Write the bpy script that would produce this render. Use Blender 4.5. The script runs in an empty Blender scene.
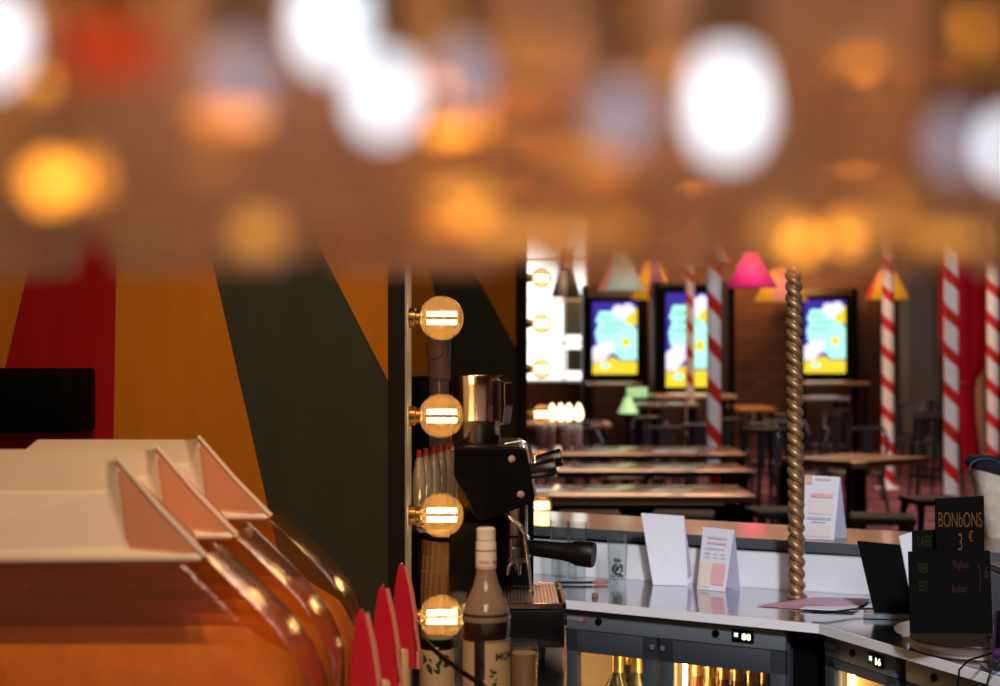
import bpy, bmesh, math, random
from mathutils import Vector, Matrix, Euler
R = math.radians
PI = math.pi
random.seed(7)
scene = bpy.context.scene
C = scene.collection
F = 1570.0          # focal length in pixels of the 1000 px frame
CH = 1.55           # camera height


def P(px, py, Y):
    return Vector(((px - 500) / F * Y, Y, CH - (py - 343) / F * Y))


def PZ(px, py, z):
    Y = (CH - z) * F / (py - 343)
    return P(px, py, Y)


# ------------------------------------------------------------------ materials
def _nt(name):
    m = bpy.data.materials.new(name)
    m.use_nodes = True
    nt = m.node_tree
    nt.nodes.clear()
    out = nt.nodes.new('ShaderNodeOutputMaterial')
    return m, nt, out


def mat(name, col, rough=0.5, metal=0.0, emit=None, es=0.0, col2=None, scale=8.0, stretch=(1, 1, 1), bump=0.0,
        spec=0.5, coat=0.0, detail=4.0, bscale=None):
    m, nt, out = _nt(name)
    N = nt.nodes
    b = N.new('ShaderNodeBsdfPrincipled')
    b.inputs['Base Color'].default_value = (*col, 1)
    b.inputs['Roughness'].default_value = rough
    b.inputs['Metallic'].default_value = metal
    b.inputs['Specular IOR Level'].default_value = spec
    b.inputs['Coat Weight'].default_value = coat
    b.inputs['Coat Roughness'].default_value = 0.08
    if emit:
        b.inputs['Emission Color'].default_value = (*emit, 1)
        b.inputs['Emission Strength'].default_value = es
    if col2 or bump:
        tc = N.new('ShaderNodeTexCoord')
        mp = N.new('ShaderNodeMapping')
        mp.inputs['Scale'].default_value = stretch
        nt.links.new(tc.outputs['Object'], mp.inputs['Vector'])
        nz = N.new('ShaderNodeTexNoise')
        nz.inputs['Scale'].default_value = scale
        nz.inputs['Detail'].default_value = detail
        nt.links.new(mp.outputs['Vector'], nz.inputs['Vector'])
        if col2:
            mx = N.new('ShaderNodeValToRGB')
            mx.color_ramp.elements[0].position = 0.35
            mx.color_ramp.elements[0].color = (*col, 1)
            mx.color_ramp.elements[1].position = 0.68
            mx.color_ramp.elements[1].color = (*col2, 1)
            nt.links.new(nz.outputs['Fac'], mx.inputs['Fac'])
            nt.links.new(mx.outputs['Color'], b.inputs['Base Color'])
        if bump:
            bp = N.new('ShaderNodeBump')
            bp.inputs['Strength'].default_value = bump
            bp.inputs['Distance'].default_value = 0.01
            nt.links.new(nz.outputs['Fac'], bp.inputs['Height'])
            nt.links.new(bp.outputs['Normal'], b.inputs['Normal'])
    nt.links.new(b.outputs['BSDF'], out.inputs['Surface'])
    return m


def emis(name, col, s):
    m, nt, out = _nt(name)
    e = nt.nodes.new('ShaderNodeEmission')
    e.inputs['Color'].default_value = (*col, 1)
    e.inputs['Strength'].default_value = s
    nt.links.new(e.outputs[0], out.inputs['Surface'])
    return m


def thin_glass(name, tint=(1, 1, 1), haze=0.0, haze_col=(1, 1, 1), gloss_rough=0.05, gloss=1.0, haze_trans=0.5, ior=1.45,
               noise=None, bump=0.0, edge=0.4):
    """clear thin glass: tinted transparency, a frosted share, and a fresnel gloss"""
    m, nt, out = _nt(name)
    N = nt.nodes
    L = nt.links
    tr = N.new('ShaderNodeBsdfTransparent')
    tr.inputs['Color'].default_value = (*tint, 1)
    lwe = N.new('ShaderNodeLayerWeight'); lwe.inputs['Blend'].default_value = 0.5
    pe = N.new('ShaderNodeMath'); pe.operation = 'POWER'; pe.inputs[1].default_value = 5.0
    L.new(lwe.outputs['Facing'], pe.inputs[0])
    mc = N.new('ShaderNodeMixRGB'); mc.inputs[1].default_value = (*tint, 1); mc.inputs[2].default_value = (*[c * edge for c in tint], 1)
    L.new(pe.outputs[0], mc.inputs['Fac']); L.new(mc.outputs[0], tr.inputs['Color'])
    cur = tr.outputs[0]
    if haze > 0:
        df = N.new('ShaderNodeBsdfDiffuse')
        df.inputs['Color'].default_value = (*haze_col, 1)
        tl = N.new('ShaderNodeBsdfTranslucent')
        tl.inputs['Color'].default_value = (*haze_col, 1)
        mh = N.new('ShaderNodeMixShader')
        mh.inputs['Fac'].default_value = haze_trans
        L.new(df.outputs[0], mh.inputs[1])
        L.new(tl.outputs[0], mh.inputs[2])
        mx = N.new('ShaderNodeMixShader')
        mx.inputs['Fac'].default_value = haze
        if noise:
            tc = N.new('ShaderNodeTexCoord')
            mp = N.new('ShaderNodeMapping')
            mp.inputs['Scale'].default_value = noise[1]
            L.new(tc.outputs['Object'], mp.inputs['Vector'])
            nz = N.new('ShaderNodeTexNoise')
            nz.inputs['Scale'].default_value = noise[0]
            L.new(mp.outputs['Vector'], nz.inputs['Vector'])
            mr = N.new('ShaderNodeMapRange')
            mr.inputs['From Min'].default_value = 0.35
            mr.inputs['From Max'].default_value = 0.68
            mr.inputs['To Min'].default_value = haze * 0.4
            mr.inputs['To Max'].default_value = min(1, haze * 1.7)
            L.new(nz.outputs['Fac'], mr.inputs['Value'])
            L.new(mr.outputs[0], mx.inputs['Fac'])
        L.new(cur, mx.inputs[1])
        L.new(mh.outputs[0], mx.inputs[2])
        cur = mx.outputs[0]
    gl = N.new('ShaderNodeBsdfGlossy')
    gl.inputs['Roughness'].default_value = gloss_rough
    lw = N.new('ShaderNodeLayerWeight')
    lw.inputs['Blend'].default_value = 0.5
    pw = N.new('ShaderNodeMath'); pw.operation = 'POWER'; pw.inputs[1].default_value = 3.5
    L.new(lw.outputs['Facing'], pw.inputs[0])
    fr = N.new('ShaderNodeMath'); fr.operation = 'MULTIPLY_ADD'; fr.inputs[1].default_value = 0.55; fr.inputs[2].default_value = 0.05
    L.new(pw.outputs[0], fr.inputs[0])
    mg = N.new('ShaderNodeMixShader')
    ml = N.new('ShaderNodeMath')
    ml.operation = 'MULTIPLY'; ml.use_clamp = True
    ml.inputs[1].default_value = gloss
    L.new(fr.outputs[0], ml.inputs[0])
    L.new(ml.outputs[0], mg.inputs['Fac'])
    L.new(cur, mg.inputs[1])
    L.new(gl.outputs[0], mg.inputs[2])
    if bump:
        nb = N.new('ShaderNodeTexNoise')
        nb.inputs['Scale'].default_value = 60
        bp = N.new('ShaderNodeBump')
        bp.inputs['Strength'].default_value = bump
        bp.inputs['Distance'].default_value = 0.004
        tc2 = N.new('ShaderNodeTexCoord')
        L.new(tc2.outputs['Object'], nb.inputs['Vector'])
        L.new(nb.outputs['Fac'], bp.inputs['Height'])
        L.new(bp.outputs['Normal'], gl.inputs['Normal'])
    L.new(mg.outputs[0], out.inputs['Surface'])
    return m


def ray_paint(name, ax, az, bounds, cols):
    """sunburst paint: colour by slope of the line from an apex (object coordinates)"""
    m, nt, out = _nt(name)
    N = nt.nodes
    L = nt.links
    b = N.new('ShaderNodeBsdfPrincipled')
    b.inputs['Roughness'].default_value = 0.75
    b.inputs['Specular IOR Level'].default_value = 0.15
    tc = N.new('ShaderNodeTexCoord')
    sp = N.new('ShaderNodeSeparateXYZ')
    L.new(tc.outputs['Object'], sp.inputs[0])

    def M(op, a, bb):
        n = N.new('ShaderNodeMath')
        n.operation = op
        for i, v in enumerate((a, bb)):
            if isinstance(v, (int, float)):
                n.inputs[i].default_value = v
            else:
                L.new(v, n.inputs[i])
        return n.outputs[0]
    s = M('DIVIDE', M('SUBTRACT', sp.outputs['X'], ax), M('MAXIMUM', M('SUBTRACT', az, sp.outputs['Z']), 0.001))
    f = M('ADD', M('MULTIPLY', s, 0.5), 0.5)
    cr = N.new('ShaderNodeValToRGB')
    cr.color_ramp.interpolation = 'CONSTANT'
    els = cr.color_ramp.elements
    els[0].position = 0
    els[0].color = (*cols[0], 1)
    els[1].position = bounds[0] * 0.5 + 0.5
    els[1].color = (*cols[1], 1)
    for bd, c in zip(bounds[1:], cols[2:]):
        e = els.new(bd * 0.5 + 0.5)
        e.color = (*c, 1)
    L.new(f, cr.inputs['Fac'])
    nz = N.new('ShaderNodeTexNoise')
    nz.inputs['Scale'].default_value = 3.0
    mp = N.new('ShaderNodeMapping')
    mp.inputs['Scale'].default_value = (6, 1, 0.8)
    L.new(tc.outputs['Object'], mp.inputs[0])
    L.new(mp.outputs[0], nz.inputs['Vector'])
    mx = N.new('ShaderNodeMixRGB')
    mx.blend_type = 'MULTIPLY'
    mx.inputs['Fac'].default_value = 0.5
    L.new(cr.outputs['Color'], mx.inputs[1])
    rg = N.new('ShaderNodeMapRange')
    rg.inputs['To Min'].default_value = 0.6
    rg.inputs['To Max'].default_value = 1.25
    L.new(nz.outputs['Fac'], rg.inputs['Value'])
    L.new(rg.outputs[0], mx.inputs[2])
    L.new(mx.outputs[0], b.inputs['Base Color'])
    L.new(b.outputs[0], out.inputs['Surface'])
    return m


# ------------------------------------------------------------------ mesh builder
class MB:
    def __init__(self):
        self.bm = bmesh.new()
        self.mi = 0

    def _fin(self, geom_faces):
        for f in geom_faces:
            f.material_index = self.mi

    def box(self, c, s, rot=None, bevel=0.0, seg=2):
        r = bmesh.ops.create_cube(self.bm, size=1)
        vs = r['verts']
        M = Matrix.Translation(Vector(c)) @ ((rot.to_matrix().to_4x4() if isinstance(rot, Euler) else rot) if rot else Matrix()) @ Matrix.Diagonal((*s, 1))
        bmesh.ops.transform(self.bm, matrix=M, verts=vs)
        fs = set(f for v in vs for f in v.link_faces)
        if bevel > 0:
            es = set(e for v in vs for e in v.link_edges)
            rr = bmesh.ops.bevel(self.bm, geom=list(es), offset=bevel, segments=seg, affect='EDGES', profile=0.5)
            fs = set(rr['faces']) | set(f for f in fs if f.is_valid)
        self._fin([f for f in fs if f.is_valid])
        return self

    def lathe(self, prof, n=32, M=None, close=False, rib=None):
        rings = []
        M = M or Matrix()
        for (r, z) in prof:
            if r < 1e-6:
                rings.append([self.bm.verts.new(M @ Vector((0, 0, z)))])
            else:
                ring = []
                for i in range(n):
                    a = 2 * PI * i / n
                    rr = r * (1 + (rib[0] * math.cos(rib[1] * a) if rib else 0))
                    ring.append(self.bm.verts.new(M @ Vector((rr * math.cos(a), rr * math.sin(a), z))))
                rings.append(ring)
        fs = []
        for a, b in zip(rings, rings[1:]):
            for i in range(n):
                j = (i + 1) % n
                if len(a) == 1 and len(b) == 1:
                    continue
                if len(a) == 1:
                    fs.append(self.bm.faces.new((a[0], b[j], b[i])))
                elif len(b) == 1:
                    fs.append(self.bm.faces.new((a[i], a[j], b[0])))
                else:
                    fs.append(self.bm.faces.new((a[i], a[j], b[j], b[i])))
        self._fin(fs)
        return self

    def cyl(self, p0, p1, r0, r1=None, n=20):
        p0, p1 = Vector(p0), Vector(p1)
        r1 = r0 if r1 is None else r1
        d = p1 - p0
        q = d.to_track_quat('Z', 'Y').to_matrix().to_4x4()
        return self.lathe([(0, 0), (r0, 0), (r1, d.length), (0, d.length)], n, Matrix.Translation(p0) @ q)

    def tube(self, pts, r, n=8, caps=True):
        pts = [Vector(p) for p in pts]
        rings = []
        rad = r if isinstance(r, (list, tuple)) else [r] * len(pts)
        up = Vector((0, 0, 1))
        for i, p in enumerate(pts):
            d = (pts[min(i + 1, len(pts) - 1)] - pts[max(i - 1, 0)]).normalized()
            a = d.cross(up)
            if a.length < 0.05:
                a = d.cross(Vector((0, 1, 0)))
            a.normalize()
            b = d.cross(a).normalized()
            rings.append([self.bm.verts.new(p + rad[i] * (a * math.cos(2 * PI * k / n) + b * math.sin(2 * PI * k / n))) for k in range(n)])
        fs = []
        for A, B in zip(rings, rings[1:]):
            for i in range(n):
                j = (i + 1) % n
                fs.append(self.bm.faces.new((A[i], A[j], B[j], B[i])))
        if caps:
            fs.append(self.bm.faces.new(rings[0]))
            fs.append(self.bm.faces.new(rings[-1]))
        self._fin(fs)
        return self

    def prism(self, poly, v, M=None):
        """poly: list of 3D points (front face), v: extrusion vector"""
        v = Vector(v)
        a = [self.bm.verts.new(Vector(p)) for p in poly]
        b = [self.bm.verts.new(Vector(p) + v) for p in poly]
        n = len(a)
        fs = [self.bm.faces.new(a), self.bm.faces.new(b[::-1])]
        for i in range(n):
            j = (i + 1) % n
            fs.append(self.bm.faces.new((a[i], b[i], b[j], a[j])))
        self._fin(fs)
        return self

    def face(self, pts):
        f = self.bm.faces.new([self.bm.verts.new(Vector(p)) for p in pts])
        self._fin([f])
        return self

    def text(self, s, size, M, align='CENTER', wrap=None, depth=0.0004, weight=0.0):
        cu = bpy.data.curves.new('t', 'FONT')
        cu.body = s
        cu.size = size
        cu.align_x = align
        cu.extrude = depth
        cu.offset = weight
        o = bpy.data.objects.new('t', cu)
        C.objects.link(o)
        dg = bpy.context.evaluated_depsgraph_get()
        me = bpy.data.meshes.new_from_object(o.evaluated_get(dg))
        bpy.data.objects.remove(o)
        bpy.data.curves.remove(cu)
        n0 = len(self.bm.verts)
        f0 = len(self.bm.faces)
        self.bm.from_mesh(me)
        self.bm.verts.ensure_lookup_table()
        self.bm.faces.ensure_lookup_table()
        for v in self.bm.verts[n0:]:
            co = v.co.copy()
            if wrap:
                a = co.x / wrap
                co = Vector((wrap * math.sin(a), co.y, wrap * math.cos(a) - wrap + co.z))
            v.co = M @ co
        for f in self.bm.faces[f0:]:
            f.material_index = self.mi
        bpy.data.meshes.remove(me)
        return self

    def build(self, name, mats, parent=None, loc=None, smooth=True, world=False, angle=35, rot=None):
        """world=True: the mesh was written in world coordinates"""
        if not isinstance(mats, (list, tuple)):
            mats = [mats]
        bmesh.ops.recalc_face_normals(self.bm, faces=self.bm.faces[:])
        if world:
            off = Vector(loc) if loc is not None else (parent.location if parent else None)
            pp = parent
            if parent is not None:
                off = Vector((0, 0, 0))
                while pp is not None:
                    off += pp.location
                    pp = pp.parent
            elif loc is None:
                off = Vector((0, 0, 0))
            bmesh.ops.translate(self.bm, vec=-off, verts=self.bm.verts[:])
        me = bpy.data.meshes.new(name)
        self.bm.to_mesh(me)
        self.bm.free()
        for m in mats:
            me.materials.append(m)
        if smooth:
            for p in me.polygons:
                p.use_smooth = True
            try:
                me.set_sharp_from_angle(angle=R(angle))
            except Exception:
                pass
        o = bpy.data.objects.new(name, me)
        C.objects.link(o)
        if parent:
            o.parent = parent
        if loc is not None:
            o.location = loc
        if rot is not None:
            o.rotation_euler = rot
        return o


def tag(o, label=None, cat=None, group=None, kind=None):
    if label:
        o['label'] = label
    if cat:
        o['category'] = cat
    if group:
        o['group'] = group
    if kind:
        o['kind'] = kind
    return o


def thing(name, label, cat, loc=(0, 0, 0), rz=0, group=None):
    o = bpy.data.objects.new(name, None)
    o.empty_display_size = 0.05
    C.objects.link(o)
    o.location = loc
    o.rotation_euler = (0, 0, rz)
    return tag(o, label, cat, group)


def copy_tree(o, parent=None):
    c = o.copy()
    C.objects.link(c)
    c.parent = parent
    for ch in list(o.children):
        copy_tree(ch, c)
    return c


def struct(o):
    o['kind'] = 'structure'
    return o


# ------------------------------------------------------------------ palette
ORANGE = (0.50, 0.17, 0.008)
REDP = (0.33, 0.004, 0.008)
GREENP = (0.042, 0.046, 0.032)
black = mat('black_metal', (0.003, 0.003, 0.003), 0.4, spec=0.10)
black_matte = mat('black_matte', (0.0025, 0.0025, 0.0025), 0.7, spec=0.04)
panel_black = mat('panel_edge_black', (0.010, 0.008, 0.007), 0.6, spec=0.2)
alu = mat('brushed_strip', (0.42, 0.42, 0.44), 0.45, 0.6)
brass = mat('old_brass', (0.42, 0.25, 0.085), 0.3, 1.0, col2=(0.20, 0.10, 0.03), scale=40)
gold_rope = mat('bronze_gold', (0.46, 0.27, 0.13), 0.42, 0.6, col2=(0.32, 0.17, 0.075), scale=30)
chrome = mat('chrome', (0.75, 0.73, 0.72), 0.12, 1.0)
steel = mat('stainless', (0.60, 0.60, 0.63), 0.16, 1.0, bump=0.02, scale=30, stretch=(1, 8, 8))
steel_counter = mat('stainless_worktop', (0.56, 0.56, 0.62), 0.13, 1.0)
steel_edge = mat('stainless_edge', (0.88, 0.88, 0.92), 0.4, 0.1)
steel_splash = mat('stainless_splash', (0.84, 0.85, 0.87), 0.33, 0.1, col2=(0.90, 0.90, 0.91), scale=2)
grey_frame = mat('grey_fridge_metal', (0.12, 0.14, 0.16), 0.5, 0.1)
grey_dark = mat('dark_fridge_metal', (0.045, 0.055, 0.065), 0.5, 0.1)
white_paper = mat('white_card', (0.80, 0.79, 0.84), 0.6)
shade_paper = mat('card_shaded_side', (0.50, 0.49, 0.62), 0.6)  # rear leaf's shade put into a darker copy of the white card
pink_paper = mat('pink_paper', (0.55, 0.16, 0.22), 0.6, col2=(0.68, 0.36, 0.44), scale=14)
wood_top = mat('varnished_table_wood', (0.13, 0.066, 0.032), 0.34, coat=0.8, col2=(0.11, 0.055, 0.028), scale=5, stretch=(1, 12, 12))
wood_edge = mat('table_edge_wood', (0.085, 0.043, 0.02), 0.6, spec=0.2)
wood_dark = mat('dark_wood', (0.05, 0.022, 0.010), 0.5)
fil = emis('filament_glow', (1.0, 0.66, 0.30), 34)
bulb_glass = thin_glass('amber_bulb_glass', (0.76, 0.64, 0.47), 0.09, (1.0, 0.66, 0.34), 0.03, 0.7, edge=0.03)
clear = thin_glass('clear_glass', (0.95, 0.97, 0.97), 0.02, (0.8, 0.85, 0.9), 0.03, 1.0)
white_paint = mat('white_gloss', (0.78, 0.75, 0.74), 0.35)
red_paint = mat('red_gloss', (0.55, 0.02, 0.015), 0.35)

# ------------------------------------------------------------------ setting
carpet = mat('carpet', (0.070, 0.024, 0.034), 0.95, col2=(0.20, 0.080, 0.105), scale=2.2, spec=0.1, detail=8)
m = MB(); m.box((0, 9.5, -0.05), (22, 33, 0.1)); struct(m.build('floor', carpet, smooth=False))


def brick(name, c1, c2, mortar, sc):
    m_, nt, out = _nt(name)
    b = nt.nodes.new('ShaderNodeBsdfPrincipled')
    b.inputs['Roughness'].default_value = 0.85
    tc = nt.nodes.new('ShaderNodeTexCoord')
    mp = nt.nodes.new('ShaderNodeMapping')
    mp.inputs['Rotation'].default_value = (R(90), 0, 0)
    br = nt.nodes.new('ShaderNodeTexBrick')
    br.inputs['Color1'].default_value = (*c1, 1)
    br.inputs['Color2'].default_value = (*c2, 1)
    br.inputs['Mortar'].default_value = (*mortar, 1)
    br.inputs['Scale'].default_value = sc
    nt.links.new(tc.outputs['Object'], mp.inputs[0])
    nt.links.new(mp.outputs[0], br.inputs['Vector'])
    nt.links.new(br.outputs['Color'], b.inputs['Base Color'])
    nt.links.new(b.outputs[0], out.inputs['Surface'])
    return m_


brick_m = brick('brown_brick', (0.13, 0.055, 0.03), (0.085, 0.036, 0.02), (0.06, 0.035, 0.025), 2.0)
m = MB()
# far wall with an opening for the tall window (x .30 .. 1.34, z .95 .. 4.3)
WY = 24.0
for (x0, x1, z0, z1) in ((-11, 0.25, 0, 5), (1.34, 11, 0, 5), (0.25, 1.34, 0, 0.95), (0.25, 1.34, 3.5, 5)):
    m.box(((x0 + x1) / 2, WY + 0.1, (z0 + z1) / 2), (x1 - x0, 0.2, z1 - z0))
struct(m.build('wall_far', brick_m, smooth=False))
plaster = mat('dark_plaster', (0.10, 0.05, 0.03), 0.9)
m = MB(); m.box((-11, 9.5, 2.5), (0.2, 33, 5)); struct(m.build('wall_left', plaster, smooth=False))
m = MB(); m.box((11, 9.5, 2.5), (0.2, 33, 5)); struct(m.build('wall_right', plaster, smooth=False))
m = MB(); m.box((0, 9.5, 5.05), (22, 33, 0.1)); struct(m.build('ceiling', mat('ceiling_brown', (0.30, 0.13, 0.06), 0.9), smooth=False))

# tall window, daylight behind it
day = emis('daylight', (1.0, 0.97, 0.93), 1.9)
wfr = mat('window_frame_paint', (0.75, 0.72, 0.68), 0.4)
wroot = struct(bpy.data.objects.new('window_1', None)); C.objects.link(wroot); wroot.location = (0.8, WY, 0.95)
m = MB(); m.box((0.795, WY + 0.16, 2.225), (1.09, 0.02, 2.55)); m.build('window_pane', day, wroot, world=True, smooth=False)
m = MB()
for x in (0.27, 0.98, 1.32):
    m.box((x, WY + 0.02, 2.225), (0.03, 0.1, 2.55))
for z in (0.97, 1.55, 2.2, 2.85, 3.48):
    m.box((0.795, WY + 0.02, z), (1.09, 0.09, 0.03))
m.build('window_frame', wfr, wroot, world=True, smooth=False)
# grey-green blind panels in the narrow right light
m = MB(); m.box((1.15, WY + 0.05, 1.98), (0.30, 0.02, 0.62)); m.box((1.15, WY + 0.05, 1.29), (0.26, 0.02, 0.34))
m.build('window_blind', mat('blind_grey_green', (0.20, 0.27, 0.25), 0.7), wroot, world=True, smooth=False)

# grey column and the doorway on the right
m = MB(); m.box((5.72, 21.4, 2.5), (0.42, 0.5, 5)); struct(m.build('trim_1', mat('grey_column', (0.11, 0.115, 0.13), 0.7), smooth=False))
dr = struct(bpy.data.objects.new('door_1', None)); C.objects.link(dr); dr.location = (6.3, 20.6, 0)
m = MB()
m.box((6.30, 20.6, 1.6), (0.06, 0.25, 3.2)); m.box((7.3, 20.6, 1.6), (0.06, 0.25, 3.2)); m.box((6.8, 20.6, 3.2), (1.06, 0.25, 0.08))
m.build('door_frame', mat('beige_frame', (0.55, 0.36, 0.24), 0.5), dr, world=True, smooth=False)
m = MB(); m.box((6.8, 20.7, 1.58), (0.94, 0.05, 3.16)); m.cyl((6.42, 20.67, 1.05), (6.42, 20.58, 1.05), 0.02); m.build('door_leaf', black_matte, dr, world=True)
# brown wood wainscot panel between screen and column
m = MB(); m.box((5.2, 23.9, 1.4), (1.3, 0.1, 2.8))
for k in range(5):
    m.box((4.65 + 0.27 * k, 23.84, 1.4), (0.02, 0.03, 2.7))
struct(m.build('trim_2', mat('wood_panelling', (0.15, 0.07, 0.03), 0.5, col2=(0.09, 0.04, 0.02), scale=3, stretch=(6, 6, 1)), smooth=False))

# ------------------------------------------------------------------ painted partition panels with bulbs
P1Y = 2.95
ap = P(122, -135, P1Y)
p1x1 = (405 - 500) / F * P1Y
paint1 = ray_paint('sunburst_paint_near', ap.x - p1x1, ap.z, (-0.62, -0.24, -0.02, 0.221, 0.515, 0.95),
                   (GREENP, ORANGE, REDP, ORANGE, GREENP, ORANGE, REDP))
bw1 = (405 - 388) / F * P1Y
t1 = thing('painted_partition', 'near partition painted with orange, red and dark green rays behind the jars', 'partition', (p1x1, P1Y, 0))
m = MB(); m.box((p1x1 - bw1 - 0.75, P1Y + 0.05, 1.6), (1.5, 0.09, 3.2)); m.build('painted_board', paint1, t1, world=True, smooth=False)
m = MB(); m.box((p1x1 - bw1 / 2, P1Y + 0.05, 1.6), (bw1, 0.10, 3.2)); m.box((p1x1 - bw1 - 0.75, P1Y + 0.05, 3.23), (1.6, 0.10, 0.06))
m.build('edge_frame', panel_black, t1, world=True, smooth=False)
m = MB(); m.box((p1x1 + 0.002, P1Y + 0.075, 1.6), (0.004, 0.15, 3.2)); m.build('edge_strip', alu, t1, world=True, smooth=False)
P2Y = 6.6
ap2 = P(406, 149, P2Y)
p2x1 = (527 - 500) / F * P2Y
paint2 = ray_paint('sunburst_paint_far', ap2.x - p2x1, ap2.z, (-0.7, -0.45, -0.2, 0.19, 0.55, 0.95),
                   (ORANGE, GREENP, REDP, ORANGE, GREENP, ORANGE, GREENP))
bw2 = 11 / F * P2Y
t2 = thing('painted_partition', 'second partition with orange and dark green rays, behind the steel pitcher', 'partition', (p2x1, P2Y, 0))
m = MB(); m.box((p2x1 - bw2 - 0.6, P2Y + 0.05, 1.6), (1.2, 0.09, 3.2)); m.build('painted_board', paint2, t2, world=True, smooth=False)
m = MB(); m.box((p2x1 - bw2 / 2, P2Y + 0.05, 1.6), (bw2, 0.12, 3.2)); m.build('edge_frame', panel_black, t2, world=True, smooth=False)


def make_bulb(label, group):
    """globe bulb, axis along +x, origin at the wall end of its socket"""
    t = thing('globe_bulb', label, 'light bulb', group=group)
    MX = Matrix.Rotation(R(90), 4, 'Y')
    m = MB(); m.lathe([(0, 0), (0.019, 0), (0.019, 0.012), (0.0155, 0.014), (0.0155, 0.022), (0, 0.022)], 20, MX); m.build('socket', brass, t)
    r = 0.043
    cx = 0.022 + 0.040
    prof = [(0.013, 0.020), (0.014, 0.026)]
    for k in range(3, 19):
        a = PI * k / 18
        prof.append((r * math.sin(a) if k < 18 else 0, cx - r * math.cos(a)))
    m = MB(); m.lathe(prof, 32, MX); m.build('glass_globe', bulb_glass, t)
    m = MB()
    for a in (45, 135, 225, 315):
        y, z = 0.012 * math.cos(R(a)), 0.0115 * math.sin(R(a))
        m.cyl((cx - 0.027, y, z), (cx + 0.029, y, z), 0.0042, n=8)
    m.build('filament', fil, t)
    m = MB(); m.cyl((0.02, 0, 0), (cx - 0.027, 0, 0), 0.005, n=10)
    for a in (45, 135, 225, 315):
        y, z = 0.012 * math.cos(R(a)), 0.0115 * math.sin(R(a))
        m.tube([(cx - 0.032, 0, 0), (cx - 0.027, y, z)], 0.0008, 5)
        m.tube([(cx + 0.034, 0, 0), (cx + 0.029, y, z)], 0.0008, 5)
    m.build('stem', clear, t)
    return t


nb = make_bulb('', 'near bulbs on the first partition edge')
near_pos = [(318, 'topmost large glowing globe bulb on the near partition edge'),
            (416, 'second large glowing globe bulb, level with the steel pitcher'),
            (515, 'third large glowing globe bulb, beside the black machine head'),
            (617, 'lowest large glowing globe bulb, beside the red handle tips')]
for i, (py, lb) in enumerate(near_pos):
    o = nb if i == 0 else copy_tree(nb)
    q = P(437, py, P1Y + 0.06)
    o.location = (p1x1 + 0.004, q.y, q.z)
    tag(o, lb, 'light bulb', 'near bulbs on the first partition edge')
far_lb = ['topmost small bulb on the far black post, just under the hanging glasses', 'second small bulb from the top on the far black post',
          'third small bulb from the top on the far black post', 'fourth small bulb on the far black post, left of the bright lamps',
          'small bulb on the far post just behind the machine knobs', 'small bulb on the far post just below the machine knobs',
          'small bulb on the far post peeping below the black portafilter handle', 'lowest small bulb on the far post behind the drip tray']
for i, lb in enumerate(far_lb):
    o = copy_tree(nb)
    o.location = (p2x1, P2Y + 0.03, CH - (278 + 45.5 * i - 343) / F * (P2Y + 0.03))
    o.scale = (1, 1, 1)
    tag(o, lb, 'light bulb', 'bulbs on the far black post')

# black box on the red ray
m = MB(); m.box((0, 0, 0), (0.30, 0.14, 0.115), bevel=0.006)
sp_ = thing('wall_speaker', 'black rectangular box speaker mounted on the red painted ray', 'speaker', P(4, 400, 2.87))
m.build('speaker_body', black_matte, sp_)
m = MB(); m.box((-0.01, -0.072, 0), (0.26, 0.004, 0.09), bevel=0.001); m.build('speaker_grille', mat('grille', (0.004, 0.004, 0.004), 0.9, spec=0), sp_)

# ------------------------------------------------------------------ left worktop
CT = 0.93
poly = [(-1.3, 1.55), (-0.14, 1.55), (0.09, 2.5), (0.13, 3.05), (0.145, 3.45), (-0.172, 3.45), (-0.172, 2.90), (-1.3, 2.90)]
m = MB(); m.prism([(x, y, CT - 0.04) for x, y in poly], (0, 0, 0.04))
lc = m.build('worktop', steel_counter, smooth=False)
tag(lc, 'stainless steel worktop under the coffee machine and the syrup bottles', 'worktop')
m = MB(); m.prism([(x, y, 0.0) for x, y in [(-1.28, 1.6), (-0.16, 1.6), (0.06, 2.52), (0.10, 3.05), (0.115, 3.43), (-0.165, 3.43), (-0.165, 2.88), (-1.28, 2.88)]], (0, 0, CT - 0.041))
o = m.build('base_cabinet', grey_dark, smooth=False)
tag(o, 'dark base cabinet carrying the steel worktop of the coffee machine', 'cabinet')

# ------------------------------------------------------------------ candy jars
jar_plastic = thin_glass('amber_clear_plastic', (0.97, 0.82, 0.62), 0.12, (0.60, 0.22, 0.05), 0.14, 1.2, 0.3, bump=0.2)
lid_m = mat('cream_lid', (0.95, 0.76, 0.60), 0.38, spec=0.6)
cheek_m = mat('cheek_shade', (0.72, 0.30, 0.16), 0.42, spec=0.6)  # peach tone puts the shaded facet of the cream lid into the colour
candy = mat('orange_candy', (0.85, 0.30, 0.015), 0.6, col2=(0.75, 0.22, 0.01), scale=30, bump=0.4)


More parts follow.
